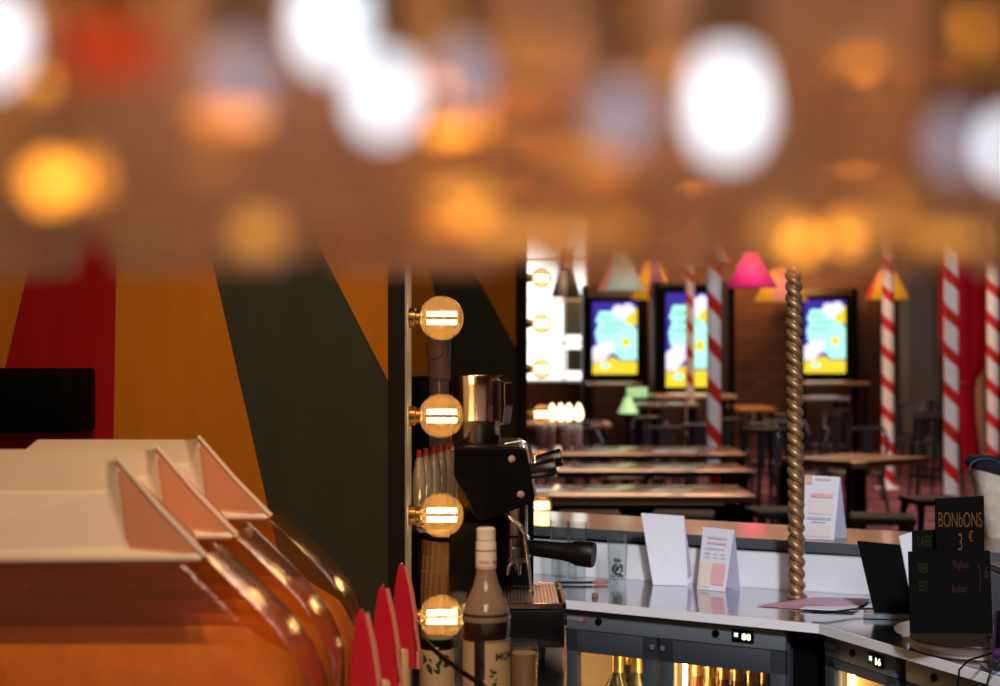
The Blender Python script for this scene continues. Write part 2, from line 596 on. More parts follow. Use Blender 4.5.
def make_jar():
    t = thing('candy_jar', '', 'jar')
    # local origin: base, right edge of lid at x = 0; extends to -x
    H = 0.345          # lid rim height above the base
    W, D = 0.42, 0.20
    def ring(x0, x1, y0, y1, z, c=0.03, n=5):
        pts = []
        for (cx, cy, a0) in ((x1 - c, y1 - c, 0), (x0 + c, y1 - c, 90), (x0 + c, y0 + c, 180), (x1 - c, y0 + c, 270)):
            for k in range(n):
                a = R(a0 + 90 * k / (n - 1))
                pts.append(Vector((cx + c * math.cos(a), cy + c * math.sin(a), z)))
        return pts
    def loft(m, rings, cap0=True, cap1=True):
        vr = [[m.bm.verts.new(p) for p in r] for r in rings]
        for A, B in zip(vr, vr[1:]):
            for i in range(len(A)):
                j = (i + 1) % len(A)
                m.bm.faces.new((A[i], A[j], B[j], B[i]))
        if cap0:
            m.bm.faces.new(vr[0])
        if cap1:
            m.bm.faces.new(vr[-1])
    m = MB()
    loft(m, [ring(-W + 0.02, 0.10, -D / 2, D / 2, 0.0), ring(-W, 0.135, -D / 2 - 0.004, D / 2 + 0.004, 0.06), ring(-W, 0.135, -D / 2 - 0.004, D / 2 + 0.004, 0.17),
             ring(-W, 0.118, -D / 2 - 0.004, D / 2 + 0.004, 0.215, 0.04), ring(-W, 0.085, -D / 2, D / 2, 0.262, 0.04), ring(-W, 0.035, -D / 2, D / 2, 0.31, 0.04),
             ring(-W, -0.005, -D / 2 + 0.004, D / 2 - 0.004, H + 0.004, 0.04)], cap1=False)
    m.build('jar_body', jar_plastic, t, angle=60)
    m = MB()
    loft(m, [ring(-W + 0.03, 0.09, -D / 2 + 0.01, D / 2 - 0.01, 0.012), ring(-W + 0.012, 0.12, -D / 2 + 0.008, D / 2 - 0.008, 0.07),
             ring(-W + 0.012, 0.12, -D / 2 + 0.008, D / 2 - 0.008, 0.15), ring(-W + 0.012, 0.095, -D / 2 + 0.008, D / 2 - 0.008, 0.20, 0.05),
             ring(-W + 0.03, 0.04, -D / 2 + 0.03, D / 2 - 0.03, 0.238, 0.05)])
    o = m.build('candy', candy, t)
    o['kind'] = 'stuff'
    # hooded lid: front face, hipped right end with a slanting cheek
    m = MB()
    y0, y1 = -D / 2 - 0.006, D / 2 + 0.006
    zt = H + 0.128
    v = [m.bm.verts.new(Vector(p)) for p in (
        (-W - 0.01, y0, H), (0.0, y0, H + 0.003), (-0.05, y1, H + 0.003), (-W - 0.01, y1, H),           # 0-3 rim bottom
        (-W - 0.01, y0, H + 0.012), (0.002, y0, H + 0.012), (-0.048, y1, H + 0.012), (-W - 0.01, y1, H + 0.012),  # 4-7
        (-W + 0.01, y0 + 0.035, H + 0.088), (-0.125, y0 + 0.035, H + 0.088), (-0.165, y1 - 0.02, zt - 0.012), (-W + 0.01, y1 - 0.02, zt - 0.012),  # 8-11
        (-0.095, y0 + 0.012, H + 0.018), (-0.112, y0 + 0.028, zt))]      # 12 foot of cheek, 13 peak
    Fc = m.bm.faces.new
    for idx in ((0, 1, 2, 3), (0, 1, 5, 4), (1, 2, 6, 5), (2, 3, 7, 6), (3, 0, 4, 7), (4, 12, 9, 8), (4, 5, 12), (8, 9, 10, 11), (11, 10, 6, 7), (4, 8, 11, 7), (9, 13, 10), (9, 12, 13)):
        Fc([v[i] for i in idx])
    for idx in ((12, 5, 13), (13, 5, 6), (13, 6, 10)):
        f = Fc([v[i] for i in idx]); f.material_index = 1
    o = m.build('lid', [lid_m, cheek_m], t, smooth=False)
    bv = o.modifiers.new('bevel', 'BEVEL'); bv.width = 0.006; bv.segments = 3; bv.limit_method = 'ANGLE'; bv.angle_limit = R(20)
    # raised rim rib along the slanting cheek
    m = MB(); m.tube([(0.004, y0 + 0.002, H + 0.010), (-0.055, y0 + 0.014, H + 0.068), (-0.112, y0 + 0.028, zt + 0.002)], [0.004, 0.0035, 0.003], 8)
    m.build('lid_rib', lid_m, t)
    return t


jar = make_jar()
for i, (px, py, lb) in enumerate(((205, 553, 'nearest clear candy jar with cream hooded lid, foremost of its row'),
                                  (235, 533, 'middle candy jar, its cream lid showing behind the nearest one'),
                                  (268, 515, 'furthest candy jar, its peach-shaded lid end nearest the dark green ray'))):
    o = jar if i == 0 else copy_tree(jar)
    zr = CT + 0.345 + 0.001
    q = PZ(px, py, zr)
    o.location = (q.x + 0.016, q.y, CT + 0.001)
    tag(o, lb, 'jar', 'row of candy jars')

# red handles
red_pl = mat('red_plastic', (0.62, 0.010, 0.035), 0.3, coat=0.3)
redc = mat('clear_edge_pink', (0.80, 0.30, 0.25), 0.25)
cream = mat('cream_plastic', (0.8, 0.55, 0.28), 0.4)


def make_handle():
    t = thing('red_server', '', 'utensil')
    # pointed blade standing up; origin at base, height 0.25
    def blade(sx, dy, th, off):
        pts = []
        outline = [(-0.017, 0.07), (-0.018, 0.12), (-0.016, 0.17), (-0.012, 0.21), (-0.006, 0.243), (-0.001, 0.25), (0.004, 0.243),
                   (0.013, 0.20), (0.020, 0.15), (0.024, 0.10), (0.024, 0.07)]
        return [(x * sx + off, dy, z) for x, z in outline]
    m = MB(); m.prism(blade(1.0, -0.006, 0, 0), (0, 0.012, 0)); b = m.build('blade', red_pl, t)
    bv = b.modifiers.new('bevel', 'BEVEL'); bv.width = 0.003; bv.segments = 3
    m = MB(); m.tube([(0.006, 0, 0.243), (0.016, 0, 0.20), (0.0235, 0, 0.15), (0.0275, 0, 0.10), (0.0275, 0, 0.07)], 0.0042, 8); m.build('blade_rim', redc, t)
    m = MB(); m.lathe([(0, 0), (0.022, 0), (0.022, 0.01), (0.013, 0.02), (0.013, 0.10), (0.010, 0.105), (0, 0.105)], 20); m.build('grip', cream, t)
    return t


hd = make_handle()
for i, (px, py, z, lb) in enumerate(((362, 608, 0.25, 'nearest red pointed server, leftmost of the three red tips'),
                                     (383, 584, 0.25, 'middle red pointed server of the three red tips'),
                                     (402, 562, 0.25, 'tallest red pointed server, beside the lowest glowing bulb'))):
    o = hd if i == 0 else copy_tree(hd)
    q = PZ(px, py, CT + 0.25)
    o.location = (q.x, q.y, CT)
    tag(o, lb, 'utensil', 'red servers beside the jars')

# ------------------------------------------------------------------ syrup bottles
dark_glass = mat('dark_syrup', (0.012, 0.003, 0.003), 0.06, spec=0.8, coat=0.5)
neck_glass = thin_glass('bottle_glass', (0.82, 0.72, 0.62), 0.42, (0.90, 0.70, 0.54), 0.10, 1.6, 0.3, bump=0.3)
label_p = mat('cream_label', (0.58, 0.42, 0.26), 0.7)
ink = mat('label_ink', (0.03, 0.02, 0.018), 0.7)
redink = mat('label_red', (0.65, 0.06, 0.05), 0.7)
whitep = mat('white_neck_paper', (0.95, 0.88, 0.82), 0.7)
leaf = mat('leaf_print', (0.02, 0.05, 0.015), 0.7)


def cyl_patch(m, r, a0, a1, z0, z1, n=16, off=0.0):
    pts0, pts1 = [], []
    for k in range(n + 1):
        a = R(a0 + (a1 - a0) * k / n)
        pts0.append(m.bm.verts.new(Vector((r * math.cos(a), r * math.sin(a), z0))))
        pts1.append(m.bm.verts.new(Vector((r * math.cos(a), r * math.sin(a), z1))))
    fs = [m.bm.faces.new((pts0[k], pts0[k + 1], pts1[k + 1], pts1[k])) for k in range(n)]
    m._fin(fs)


def on_cyl(r, a):     # matrix placing flat text at angle a (deg) on a cylinder
    return Matrix.Rotation(R(a), 4, 'Z') @ Matrix.Translation((r, 0, 0)) @ Matrix(((0, 0, 1, 0), (1, 0, 0, 0), (0, 1, 0, 0), (0, 0, 0, 1)))


bq = P(486, 343, 2.5)
bt = thing('syrup_bottle', 'dark syrup bottle with white paper neck band in front of the coffee machine', 'bottle', (bq.x, 2.5, CT))
body_prof = [(0, 0), (0.034, 0), (0.0385, 0.004), (0.0385, 0.150), (0.0385, 0.185), (0.037, 0.193)]
m = MB(); m.lathe([(0, 0.003), (0.036, 0.003), (0.0368, 0.006), (0.0368, 0.182), (0.036, 0.19), (0, 0.19)], 40); m.build('syrup', dark_glass, bt)
m = MB(); m.lathe(body_prof, 40); m.build('bottle_glass', clear, bt, angle=60)
m = MB(); m.lathe([(0.037, 0.193), (0.0355, 0.200), (0.029, 0.215), (0.0215, 0.232), (0.0165, 0.250), (0.0145, 0.270), (0.0140, 0.300)], 40); m.build('bottle_neck', neck_glass, bt, angle=60)
m = MB(); m.lathe([(0.0390, 0.180), (0.0397, 0.184), (0.0390, 0.188)], 40); m.build('shoulder_ring', neck_glass, bt)
m = MB(); m.lathe([(0.0165, 0.262), (0.0160, 0.302), (0.0150, 0.304), (0.0150, 0.324), (0.0125, 0.326), (0, 0.326)], 32); nbnd = m.build('neck_band', whitep, bt)
m = MB()
for (z, w) in ((0.264, 0.0012), (0.290, 0.0018), (0.307, 0.001)):
    rr = 0.0166 if z < 0.303 else 0.0152
    m.lathe([(rr, z), (rr + 0.0001, z + w)], 32)
m.text('MONIN', 0.0055, on_cyl(0.0167, -100) @ Matrix.Translation((0, 0.271, 0)), wrap=0.0167)
m.text('MONIN', 0.0055, on_cyl(0.0167, -20) @ Matrix.Translation((0, 0.271, 0)), wrap=0.0167)
m.build('band_print', redink, nbnd)
m = MB(); cyl_patch(m, 0.0388, -92, 2, 0.015, 0.152); lb_ = m.build('label', label_p, bt)
m = MB(); cyl_patch(m, 0.0388, -160, -118, 0.015, 0.150, 6); m.build('label', label_p, bt)
m = MB(); cyl_patch(m, 0.0389, -91, 1, 0.149, 0.1505)
m.text('MONIN', 0.0165, on_cyl(0.0389, -26) @ Matrix.Translation((0, 0.121, 0)), wrap=0.0389, weight=0.0003)
m.text('SYRUP', 0.006, on_cyl(0.0389, -45) @ Matrix.Translation((0, 0.108, 0)), wrap=0.0389) if False else None
m.build('label_text', ink, lb_)
m = MB()
random.seed(3)
for k in range(16):
    a = R(-72 + random.uniform(-9, 9)); z = 0.108 - 0.005 * k - random.uniform(0, 0.004)
    c = Vector((0.0392 * math.cos(a), 0.0392 * math.sin(a), z))
    tdir = Vector((-math.sin(a), math.cos(a), 0)); zz = Vector((0, 0, 1))
    ang = random.uniform(0, 6.28); s = random.uniform(0.003, 0.0065)
    d1 = tdir * math.cos(ang) + zz * math.sin(ang); d2 = -tdir * math.sin(ang) + zz * math.cos(ang)
    m.face([c - d1 * s, c + d2 * s * 0.5, c + d1 * s, c - d2 * s * 0.5])
m.build('label_leaves', leaf, lb_)

q = P(434, 343, 2.72)
b2 = thing('garnish_jar', 'small dark jar with green leaf label below the lowest near bulb', 'jar', (P(437, 343, 2.8).x, 2.8, CT))
m = MB(); m.lathe([(0, 0), (0.029, 0), (0.031, 0.004), (0.031, 0.078), (0.029, 0.083), (0, 0.083)], 32); m.build('jar_glass', dark_glass, b2)
m = MB(); m.lathe([(0, 0.0835), (0.0305, 0.0835), (0.0305, 0.093), (0.028, 0.095), (0, 0.095)], 32); m.build('jar_lid', black, b2)
m = MB(); cyl_patch(m, 0.0313, -175, -5, 0.010, 0.077); l2 = m.build('label', label_p, b2)
m = MB()
for k in range(18):
    a = R(-90 + random.uniform(-45, 40)); z = 0.052 + random.uniform(-0.012, 0.014)
    c = Vector((0.0316 * math.cos(a), 0.0316 * math.sin(a), z))
    tdir = Vector((-math.sin(a), math.cos(a), 0)); zz = Vector((0, 0, 1))
    ang = random.uniform(0, 6.28); s = random.uniform(0.005, 0.009)
    d1 = tdir * math.cos(ang) + zz * math.sin(ang); d2 = -tdir * math.sin(ang) + zz * math.cos(ang)
    m.face([c - d1 * s, c + d2 * s * 0.5, c + d1 * s, c - d2 * s * 0.5])
m.build('label_leaves', leaf, l2)

# black thin pipe running down over the bottles
m = MB(); m.tube([P(424, 640, 2.56), P(440, 655, 2.52), P(462, 672, 2.43), P(492, 692, 2.4), Vector((0.02, 2.36, CT + 0.0045)), Vector((0.06, 2.33, CT + 0.0045))], 0.0042, 10)
tag(m.build('cable', black), 'thin black cable hanging diagonally in front of the syrup bottles', 'cable')

# espresso glass
q = PZ(524, 641, 1.035)
g = thing('shot_glass', 'small shot glass of brown drink right of the syrup bottle', 'glass', (q.x, q.y, CT))
m = MB(); m.lathe([(0, 0), (0.020, 0), (0.0235, 0.012), (0.0240, 0.105), (0.0225, 0.105), (0.0220, 0.014), (0, 0.012)], 32); m.build('tumbler', clear, g)
m = MB(); m.lathe([(0, 0.013), (0.0215, 0.013), (0.0218, 0.085), (0, 0.085)], 28); m.build('drink', mat('brown_drink', (0.42, 0.24, 0.13), 0.4), g)

# ------------------------------------------------------------------ slim clear bottles with red tops, ribbed cup stack, ...
slim = thin_glass('slim_glass', (0.90, 0.90, 0.92), 0.38, (0.75, 0.72, 0.72), 0.05, 2.0, 0.4, bump=0.3)
st0 = thing('test_tube_shot', '', 'shot tube')
m = MB(); m.lathe([(0, 0), (0.007, 0.002), (0.012, 0.012), (0.013, 0.06), (0.0145, 0.085), (0.0135, 0.108), (0.009, 0.13), (0.007, 0.142)], 18); m.build('tube_glass', slim, st0)
m = MB(); m.lathe([(0.0055, 0.137), (0.0065, 0.139), (0.0050, 0.156), (0, 0.158)], 14); m.build('stopper', mat('dark_red_stopper', (0.28, 0.015, 0.012), 0.35), st0)
# shelf carrying them
q0 = P(430, 523, 3.25)
shelf = thing('wire_shelf', 'small steel bracket shelf behind the near bulbs carrying slim glass tubes', 'shelf', (-0.14, 3.3, CT))
m = MB(); m.box((-0.135, 3.32, 1.172), (0.105, 0.34, 0.006), bevel=0.001); m.build('shelf_plate', steel, shelf, world=True)
m = MB()
for y in (3.2, 3.42):
    m.cyl((-0.165, y, CT), (-0.165, y, 1.169), 0.004, n=10)
m.build('shelf_post', black, shelf, world=True)
for i, (px, Y) in enumerate(((419, 3.18), (426, 3.24), (434, 3.30), (441, 3.36), (448, 3.41), (452, 3.46))):
    o = st0 if i == 0 else copy_tree(st0)
    o.location = ((px - 500) / F * Y, Y, 1.176)
    tag(o, 'slim clear glass tube with red stopper in the row behind the near bulbs', 'shot tube', 'slim glass tubes between the near bulbs')
# ribbed kraft cups
kraft = mat('ribbed_kraft', (0.17, 0.095, 0.05), 0.75)
def ribbed(m, z0, z1, r0, r1):
    m.lathe([(r0, z0), (r1, z1), (r1 + 0.0015, z1 + 0.001), (r1 + 0.0015, z1 + 0.004), (r1 - 0.001, z1 + 0.004)], 144, rib=(0.03, 24))
q = P(438, 343, 3.22)
for i in range(4):
    m = MB(); m.lathe([(0, 0), (0.034, 0), (0.0395, 0.118), (0.0405, 0.120), (0.0405, 0.124), (0.0385, 0.124), (0.033, 0.004), (0, 0.004)], 144, rib=(0.022, 24))
    o = m.build('ribbed_cup', kraft)
    o.scale = (1.18, 1.0, 1.0); o.rotation_euler = (0, R(3), 0); o.location = (q.x + 0.002 * i, 3.22, CT + 0.001 + 0.0305 * i)
    tag(o, ('lowest', 'second', 'third', 'topmost')[i] + ' brown ribbed paper cup in the stack behind the lower near bulbs', 'cup', 'stack of ribbed paper cups')
# steel milk jug glints beside the stack
q = P(455, 343, 2.95)
jg = thing('glass_tumbler', 'clear cut glass standing beside the ribbed cup stack', 'glass', (q.x + 0.004, 3.02, CT))
m = MB(); m.lathe([(0, 0.002), (0.015, 0), (0.016, 0.14), (0.0155, 0.14), (0.0145, 0.006), (0, 0.006)], 40, rib=(0.05, 10)); m.build('tumbler', clear, jg)
# tall clear tube with a round printed mark
q = P(441, 343, 3.36)
tb = thing('straw_tube', 'tall clear plastic tube with a round mark between the top two bulbs', 'straw dispenser', (q.x - 0.010, 3.5, CT))
m = MB(); m.lathe([(0, 0), (0.022, 0), (0.022, 0.50), (0.026, 0.60), (0.0265, 0.68)], 24); m.build('tube_wall', thin_glass('smoky_tube', (0.8, 0.72, 0.70), 0.14, (0.7, 0.6, 0.6), 0.1, 1.0), tb)
m = MB()
for k in range(40):
    pass
m.tube([Vector((-0.008 + 0.019 * math.cos(a), -0.0285, 0.605 + 0.021 * math.sin(a))) for a in [2 * PI * k / 24 for k in range(25)]], 0.0011, 5, caps=False)
m.build('round_mark', ink, tb)
# black hopper behind tube, left of pitcher
q = P(428, 391, 3.6)
hp = thing('bean_hopper', 'black grinder hopper partly hidden by the second near bulb', 'coffee grinder', (q.x - 0.01, 3.62, 0))
m = MB(); m.lathe([(0.05, 1.24), (0.055, 1.30), (0.075, 1.42), (0.080, 1.462), (0.070, 1.47), (0.0, 1.475)], 32); m.build('hopper', black, hp)
m = MB(); m.box((0, 0, 1.08), (0.11, 0.16, 0.34), bevel=0.01); m.build('grinder_body', black, hp)
m = MB(); m.box((0, 0, 0.455), (0.2, 0.25, 0.909), bevel=0.004); m.build('pedestal', black_matte, hp)

# ------------------------------------------------------------------ espresso machine
em = thing('espresso_machine', 'black and chrome espresso machine seen from the side, pitcher on top', 'coffee machine', (0.0, 3.2, CT))
Y0 = 3.05


def PP(px, py, Y=Y0):
    return P(px, py, Y)


m = MB()
m.prism([PP(*p) for p in ((454, 447), (521, 447), (525, 449), (527, 453), (535, 497), (534, 501), (530, 504), (488, 520), (480, 521), (474, 517), (454, 476))], (0, 0.30, 0))
hb = m.build('machine_head', mat('machine_black', (0.0022, 0.0018, 0.0016), 0.4, spec=0.06), em, world=True, smooth=False)
bv = hb.modifiers.new('bevel', 'BEVEL'); bv.width = 0.004; bv.segments = 3; bv.limit_method = 'ANGLE'; bv.angle_limit = R(25)
for (px, py) in ((512, 459), (521, 494.5)):
    m = MB(); c = PP(px, py); m.lathe([(0, -0.0035), (0.005, -0.003), (0.0075, 0)], 20, Matrix.Translation(c) @ Matrix.Rotation(R(-90), 4, 'X')); m.build('screw_cap', mat('copper_cap', (0.55, 0.38, 0.30), 0.35, 0.7), hb, world=True)
# top plate with low rail
m = MB()
m.box((P(488, 446, 3.2).x, 3.2, P(0, 446, 3.2).z + 0.002), (0.145, 0.29, 0.008), bevel=0.002)
m.build('cup_tray', chrome, em, world=True)
m = MB()
m.tube([P(505, 444, 3.06), P(522, 441, 3.06), P(528, 444, 3.06), P(534, 462, 3.06)], 0.003, 8)
m.tube([P(505, 444, 3.33), P(522, 441, 3.33), P(528, 444, 3.33), P(534, 462, 3.33)], 0.003, 8)
m.build('cup_rail', chrome, em, world=True)
m = MB(); m.prism([P(522, 446, 3.09), P(529, 450, 3.09), P(537, 495, 3.09), P(532, 498, 3.09)], (0, 0.22, 0)); m.build('front_panel', chrome, em, world=True, smooth=False)
# knobs
for (px0, py0, px1, py1, Y, s) in ((530, 472, 556, 467, 3.06, 1.0), (536, 463, 562, 457, 3.24, 1.0)):
    a, b = P(px0, py0, Y), P(px1, py1, Y)
    d = b - a
    q_ = d.to_track_quat('Z', 'Y').to_matrix().to_4x4()
    L_ = d.length
    m = MB(); m.lathe([(0, 0), (0.013, 0), (0.015, 0.008), (0.0165, L_ * 0.5), (0.0185, L_ * 0.94), (0.0175, L_), (0, L_)], 28, Matrix.Translation(a) @ q_, rib=(0.03, 8))
    kb = m.build('steam_knob', mat('knob_black', (0.004, 0.004, 0.004), 0.3, spec=0.3), em, world=True)
    m = MB(); m.lathe([(0.0184, L_ * 0.93), (0.0188, L_ * 0.96), (0.0178, L_ * 1.005)], 28, Matrix.Translation(a) @ q_); m.build('knob_ring', brass, kb, world=True)
# group head
gc = P(513, 343, 3.17); gx = gc.x
def zpy(py, Y=3.17):
    return CH - (py - 343) / F * Y
m = MB(); m.lathe([(0.0, zpy(556)), (0.030, zpy(556)), (0.034, zpy(549)), (0.034, zpy(536)), (0.030, zpy(534)), (0.030, zpy(500)), (0, zpy(500))], 36, Matrix.Translation((gx, 3.17, 0))); m.build('group_head', chrome, em, world=True)
m = MB(); m.lathe([(0.0, zpy(562)), (0.026, zpy(562)), (0.0355, zpy(556)), (0.0355, zpy(546)), (0.030, zpy(546))], 36, Matrix.Translation((gx, 3.17, 0))); pf = m.build('portafilter', chrome, em, world=True)
m = MB()
a, b = P(526, 547, 3.16), P(594, 555, 3.12)
d = b - a
m.lathe([(0, 0), (0.014, 0), (0.0165, 0.02), (0.018, 0.075), (0.0205, d.length * 0.66), (0.0255, d.length * 0.76), (0.0262, d.length * 0.97), (0.024, d.length), (0, d.length)], 28, Matrix.Translation(a) @ d.to_track_quat('Z', 'Y').to_matrix().to_4x4())
m.build('portafilter_handle', mat('handle_black', (0.003, 0.002, 0.002), 0.45, spec=0.2), pf, world=True)
m = MB()
for dx in (-0.012, 0.010):
    m.tube([(gx, 3.17, zpy(560)), (gx + dx, 3.17, zpy(566)), (gx + dx * 1.1, 3.17, zpy(575))], [0.008, 0.007, 0.005], 12)
m.build('spout', chrome, pf, world=True)
# back column
m = MB(); m.box(((P(494, 0, 3.2).x + P(452, 0, 3.2).x) / 2 - 0.0, 3.2, (1.20 + CT + 0.03) / 2), (0.088, 0.29, 1.20 - CT - 0.03), bevel=0.006); m.build('machine_column', black_matte, em, world=True)
m = MB(); m.box((P(510, 0, 3.30).x, 3.33, (1.2 + 1.03) / 2), (0.10, 0.012, 0.2)); m.build('back_plate', black_matte, em, world=True)
# steam wand
m = MB(); pts = [P(507, 512, 3.07), P(513, 520, 3.06), P(521, 527, 3.05), P(524.5, 534, 3.05), P(528, 560, 3.06), P(531, 590, 3.08)]
m.tube(pts, [0.004, 0.005, 0.0055, 0.0038, 0.0036, 0.0036], 12); m.lathe([(0.0036, 0), (0.006, 0.004), (0.006, 0.012), (0.003, 0.016)], 14, Matrix.Translation(P(531, 597, 3.08))); m.build('steam_wand', mat('wand_steel', (0.5, 0.42, 0.36), 0.25, 0.9), em, world=True)
# drip tray
tz = 1.035
x0t, x1t = P(478, 0, 3.08).x, P(564.5, 0, 3.08).x
m = MB(); m.box(((x0t + x1t) / 2, 3.21, (tz + 0.952) / 2 - 0.004), (x1t - x0t, 0.27, tz - 0.952 - 0.008), bevel=0.004); dt = m.build('drip_tray', black, em, world=True)
m = MB()
m.box(((x0t + x1t) / 2, 3.075, tz), (x1t - x0t + 0.004, 0.006, 0.010)); m.box(((x0t + x1t) / 2, 3.345, tz), (x1t - x0t + 0.004, 0.006, 0.010))
m.box((x1t, 3.21, tz - 0.002), (0.006, 0.276, 0.014))
m.build('tray_rim', chrome, dt, world=True)
m = MB()
nx, ny = 22, 14
for i in range(nx + 1):
    m.box((x0t + (x1t - x0t - 0.012) * i / nx, 3.21, tz), (0.0030, 0.262, 0.003))
for j in range(ny + 1):
    m.box(((x0t + x1t) / 2 - 0.006, 3.08 + 0.26 * j / ny, tz), (x1t - x0t - 0.012, 0.0085, 0.0028))
m.build('drip_grid', mat('grid_steel', (0.62, 0.42, 0.33), 0.3, 0.9), dt, world=True, smooth=False)
m = MB(); m.box(((x0t + x1t) / 2 - 0.006, 3.21, tz - 0.0035), (x1t - x0t - 0.014, 0.26, 0.002)); m.build('tray_well', black_matte, dt, world=True, smooth=False)
m = MB(); m.cyl((x1t, 3.12, 1.0), (x1t + 0.006, 3.12, 1.0), 0.011); m.build('tray_button', black, dt, world=True)
for (dx, dy) in ((0.01, -0.12), (0.01, 0.12), (0.12, -0.12), (0.12, 0.12)):
    m = MB(); m.cyl((x0t + dx, 3.21 + dy, CT), (x0t + dx, 3.21 + dy, 0.96), 0.012, 0.016); m.build('foot', black, em, world=True)

# steel pitcher on top
zt = P(0, 446, 3.2).z + 0.007
q = P(476, 343, 3.2)
pt = thing('milk_pitcher', 'copper-tinted polished steel pitcher on top of the coffee machine', 'pitcher', (q.x, 3.2, zt))
pst = mat('pitcher_steel', (0.74, 0.56, 0.44), 0.2, 1.0, bump=0.01, scale=12)
Hh = 0.137
m = MB(); m.lathe([(0, 0), (0.047, 0), (0.0495, 0.004), (0.050, 0.045), (0.0505, 0.047), (0.050, 0.049), (0.050, 0.115), (0.0515, 0.128), (0.0535, Hh), (0.0520, Hh), (0.049, 0.115), (0.048, 0.006), (0, 0.006)], 48); m.build('pitcher_body', pst, pt)
m = MB(); m.prism([(-0.046, -0.016, Hh - 0.001), (-0.062, 0, Hh + 0.001), (-0.046, 0.016, Hh - 0.001), (-0.047, 0, Hh - 0.02)], (0, 0, 0.0008)); m.build('spout', pst, pt)
pt.rotation_euler = (0, 0, R(-38))
m = MB()
hp_ = [(0.047, Hh - 0.010), (0.066, Hh - 0.003), (0.082, Hh - 0.014), (0.084, Hh - 0.06), (0.078, Hh - 0.095), (0.068, Hh - 0.098)]
for (xa, za), (xb, zb) in zip(hp_, hp_[1:]):
    dx, dz = xb - xa, zb - za
    l = math.hypot(dx, dz)
    m.box(((xa + xb) / 2, 0, (za + zb) / 2), (l + 0.003, 0.024, 0.0025), Euler((0, -math.atan2(dz, dx), 0)))
m.build('pitcher_handle', pst, pt, smooth=False)
# little tumbler behind it
q = P(501, 343, 3.3)

# ------------------------------------------------------------------ front counter (right), ledge
WT = 0.90
A = PZ(568, 600, WT); B = PZ(820, 624, WT); Cc = PZ(985, 672, WT); 
D = (Vector((Cc.x + 0.05, Cc.y - 0.16, WT)))
left = A + (A - B) * 0.9
bk1 = PZ(600, 578, WT); bk2 = PZ(869, 595.5, WT)
bl = bk1 + (bk1 - bk2) * 0.9; br = bk2 + (bk2 - bk1) * 1.1
front = [left, A, B, Cc, D, Vector((1.9, D.y - 0.0, WT))]
back = [Vector((1.9, br.y, WT)), br, bk2, bk1, bl]
ring_ = [Vector((p.x, p.y, WT - 0.022)) for p in front + back]
m = MB(); m.prism(ring_, (0, 0, 0.022))
# bright square edge along the front
for a, b in zip(front[:-1], front[1:]):
    pass
wt = m.build('worktop', steel_counter, smooth=False)
tag(wt, 'long stainless steel bar worktop carrying the card tents and chalkboards', 'worktop')
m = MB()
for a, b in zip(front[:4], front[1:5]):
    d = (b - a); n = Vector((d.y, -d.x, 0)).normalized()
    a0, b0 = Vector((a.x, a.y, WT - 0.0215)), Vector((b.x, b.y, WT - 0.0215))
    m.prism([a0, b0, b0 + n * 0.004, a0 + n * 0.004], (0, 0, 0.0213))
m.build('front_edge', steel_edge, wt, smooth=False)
# backsplash
LZ = 1.025
m = MB()
for a, b in ((bl, bk1), (bk1, bk2), (bk2, br)):
    m.prism([Vector((a.x, a.y + 0.004, WT)), Vector((b.x, b.y + 0.004, WT)), Vector((b.x, b.y + 0.03, WT)), Vector((a.x, a.y + 0.03, WT))], (0, 0, LZ - 0.03 - WT))
o = m.build('splashback', steel_splash, smooth=False)
tag(o, 'brushed steel splashback between worktop and wooden bar ledge', 'splashback')
# ledge
f0, f1 = PZ(560, 527, LZ), PZ(869, 545, LZ)
b0_, b1_ = PZ(535, 510.5, LZ), PZ(911, 532, LZ)
fl = f0 + (f0 - f1) * 0.9; fr_ = f1 + (f1 - f0) * 1.1
bl_ = b0_ + (b0_ - b1_) * 0.7; br_ = b1_ + (b1_ - b0_) * 0.9
lg = thing('bar_ledge', 'raised wooden bar ledge with grey front edge behind the steel worktop', 'bar counter', (f0.x, f0.y, 0))
m = MB(); m.prism([Vector((p.x, p.y, LZ - 0.026)) for p in (fl, fr_, br_, bl_)], (0, 0, 0.026)); m.build('ledge_top', wood_top, lg, world=True, smooth=False)
m = MB()
d = (fr_ - fl); n = Vector((d.y, -d.x, 0)).normalized()
m.prism([Vector((fl.x, fl.y, LZ - 0.028)), Vector((fr_.x, fr_.y, LZ - 0.028)), Vector((fr_.x, fr_.y, LZ - 0.028)) + n * 0.004, Vector((fl.x, fl.y, LZ - 0.028)) + n * 0.004], (0, 0, 0.0285))
m.build('ledge_edge', mat('ledge_grey_edge', (0.10, 0.11, 0.12), 0.4, 0.3), lg, world=True, smooth=False)
m = MB(); nn = Vector((-n.x, -n.y, 0)) * 0.12
m.prism([Vector((p.x, p.y, 0.0)) for p in (fl + nn, fr_ + nn, fr_ + nn * 1.5, fl + nn * 1.5)], (0, 0, LZ - 0.027)); m.build('bar_front', wood_dark, lg, world=True, smooth=False)

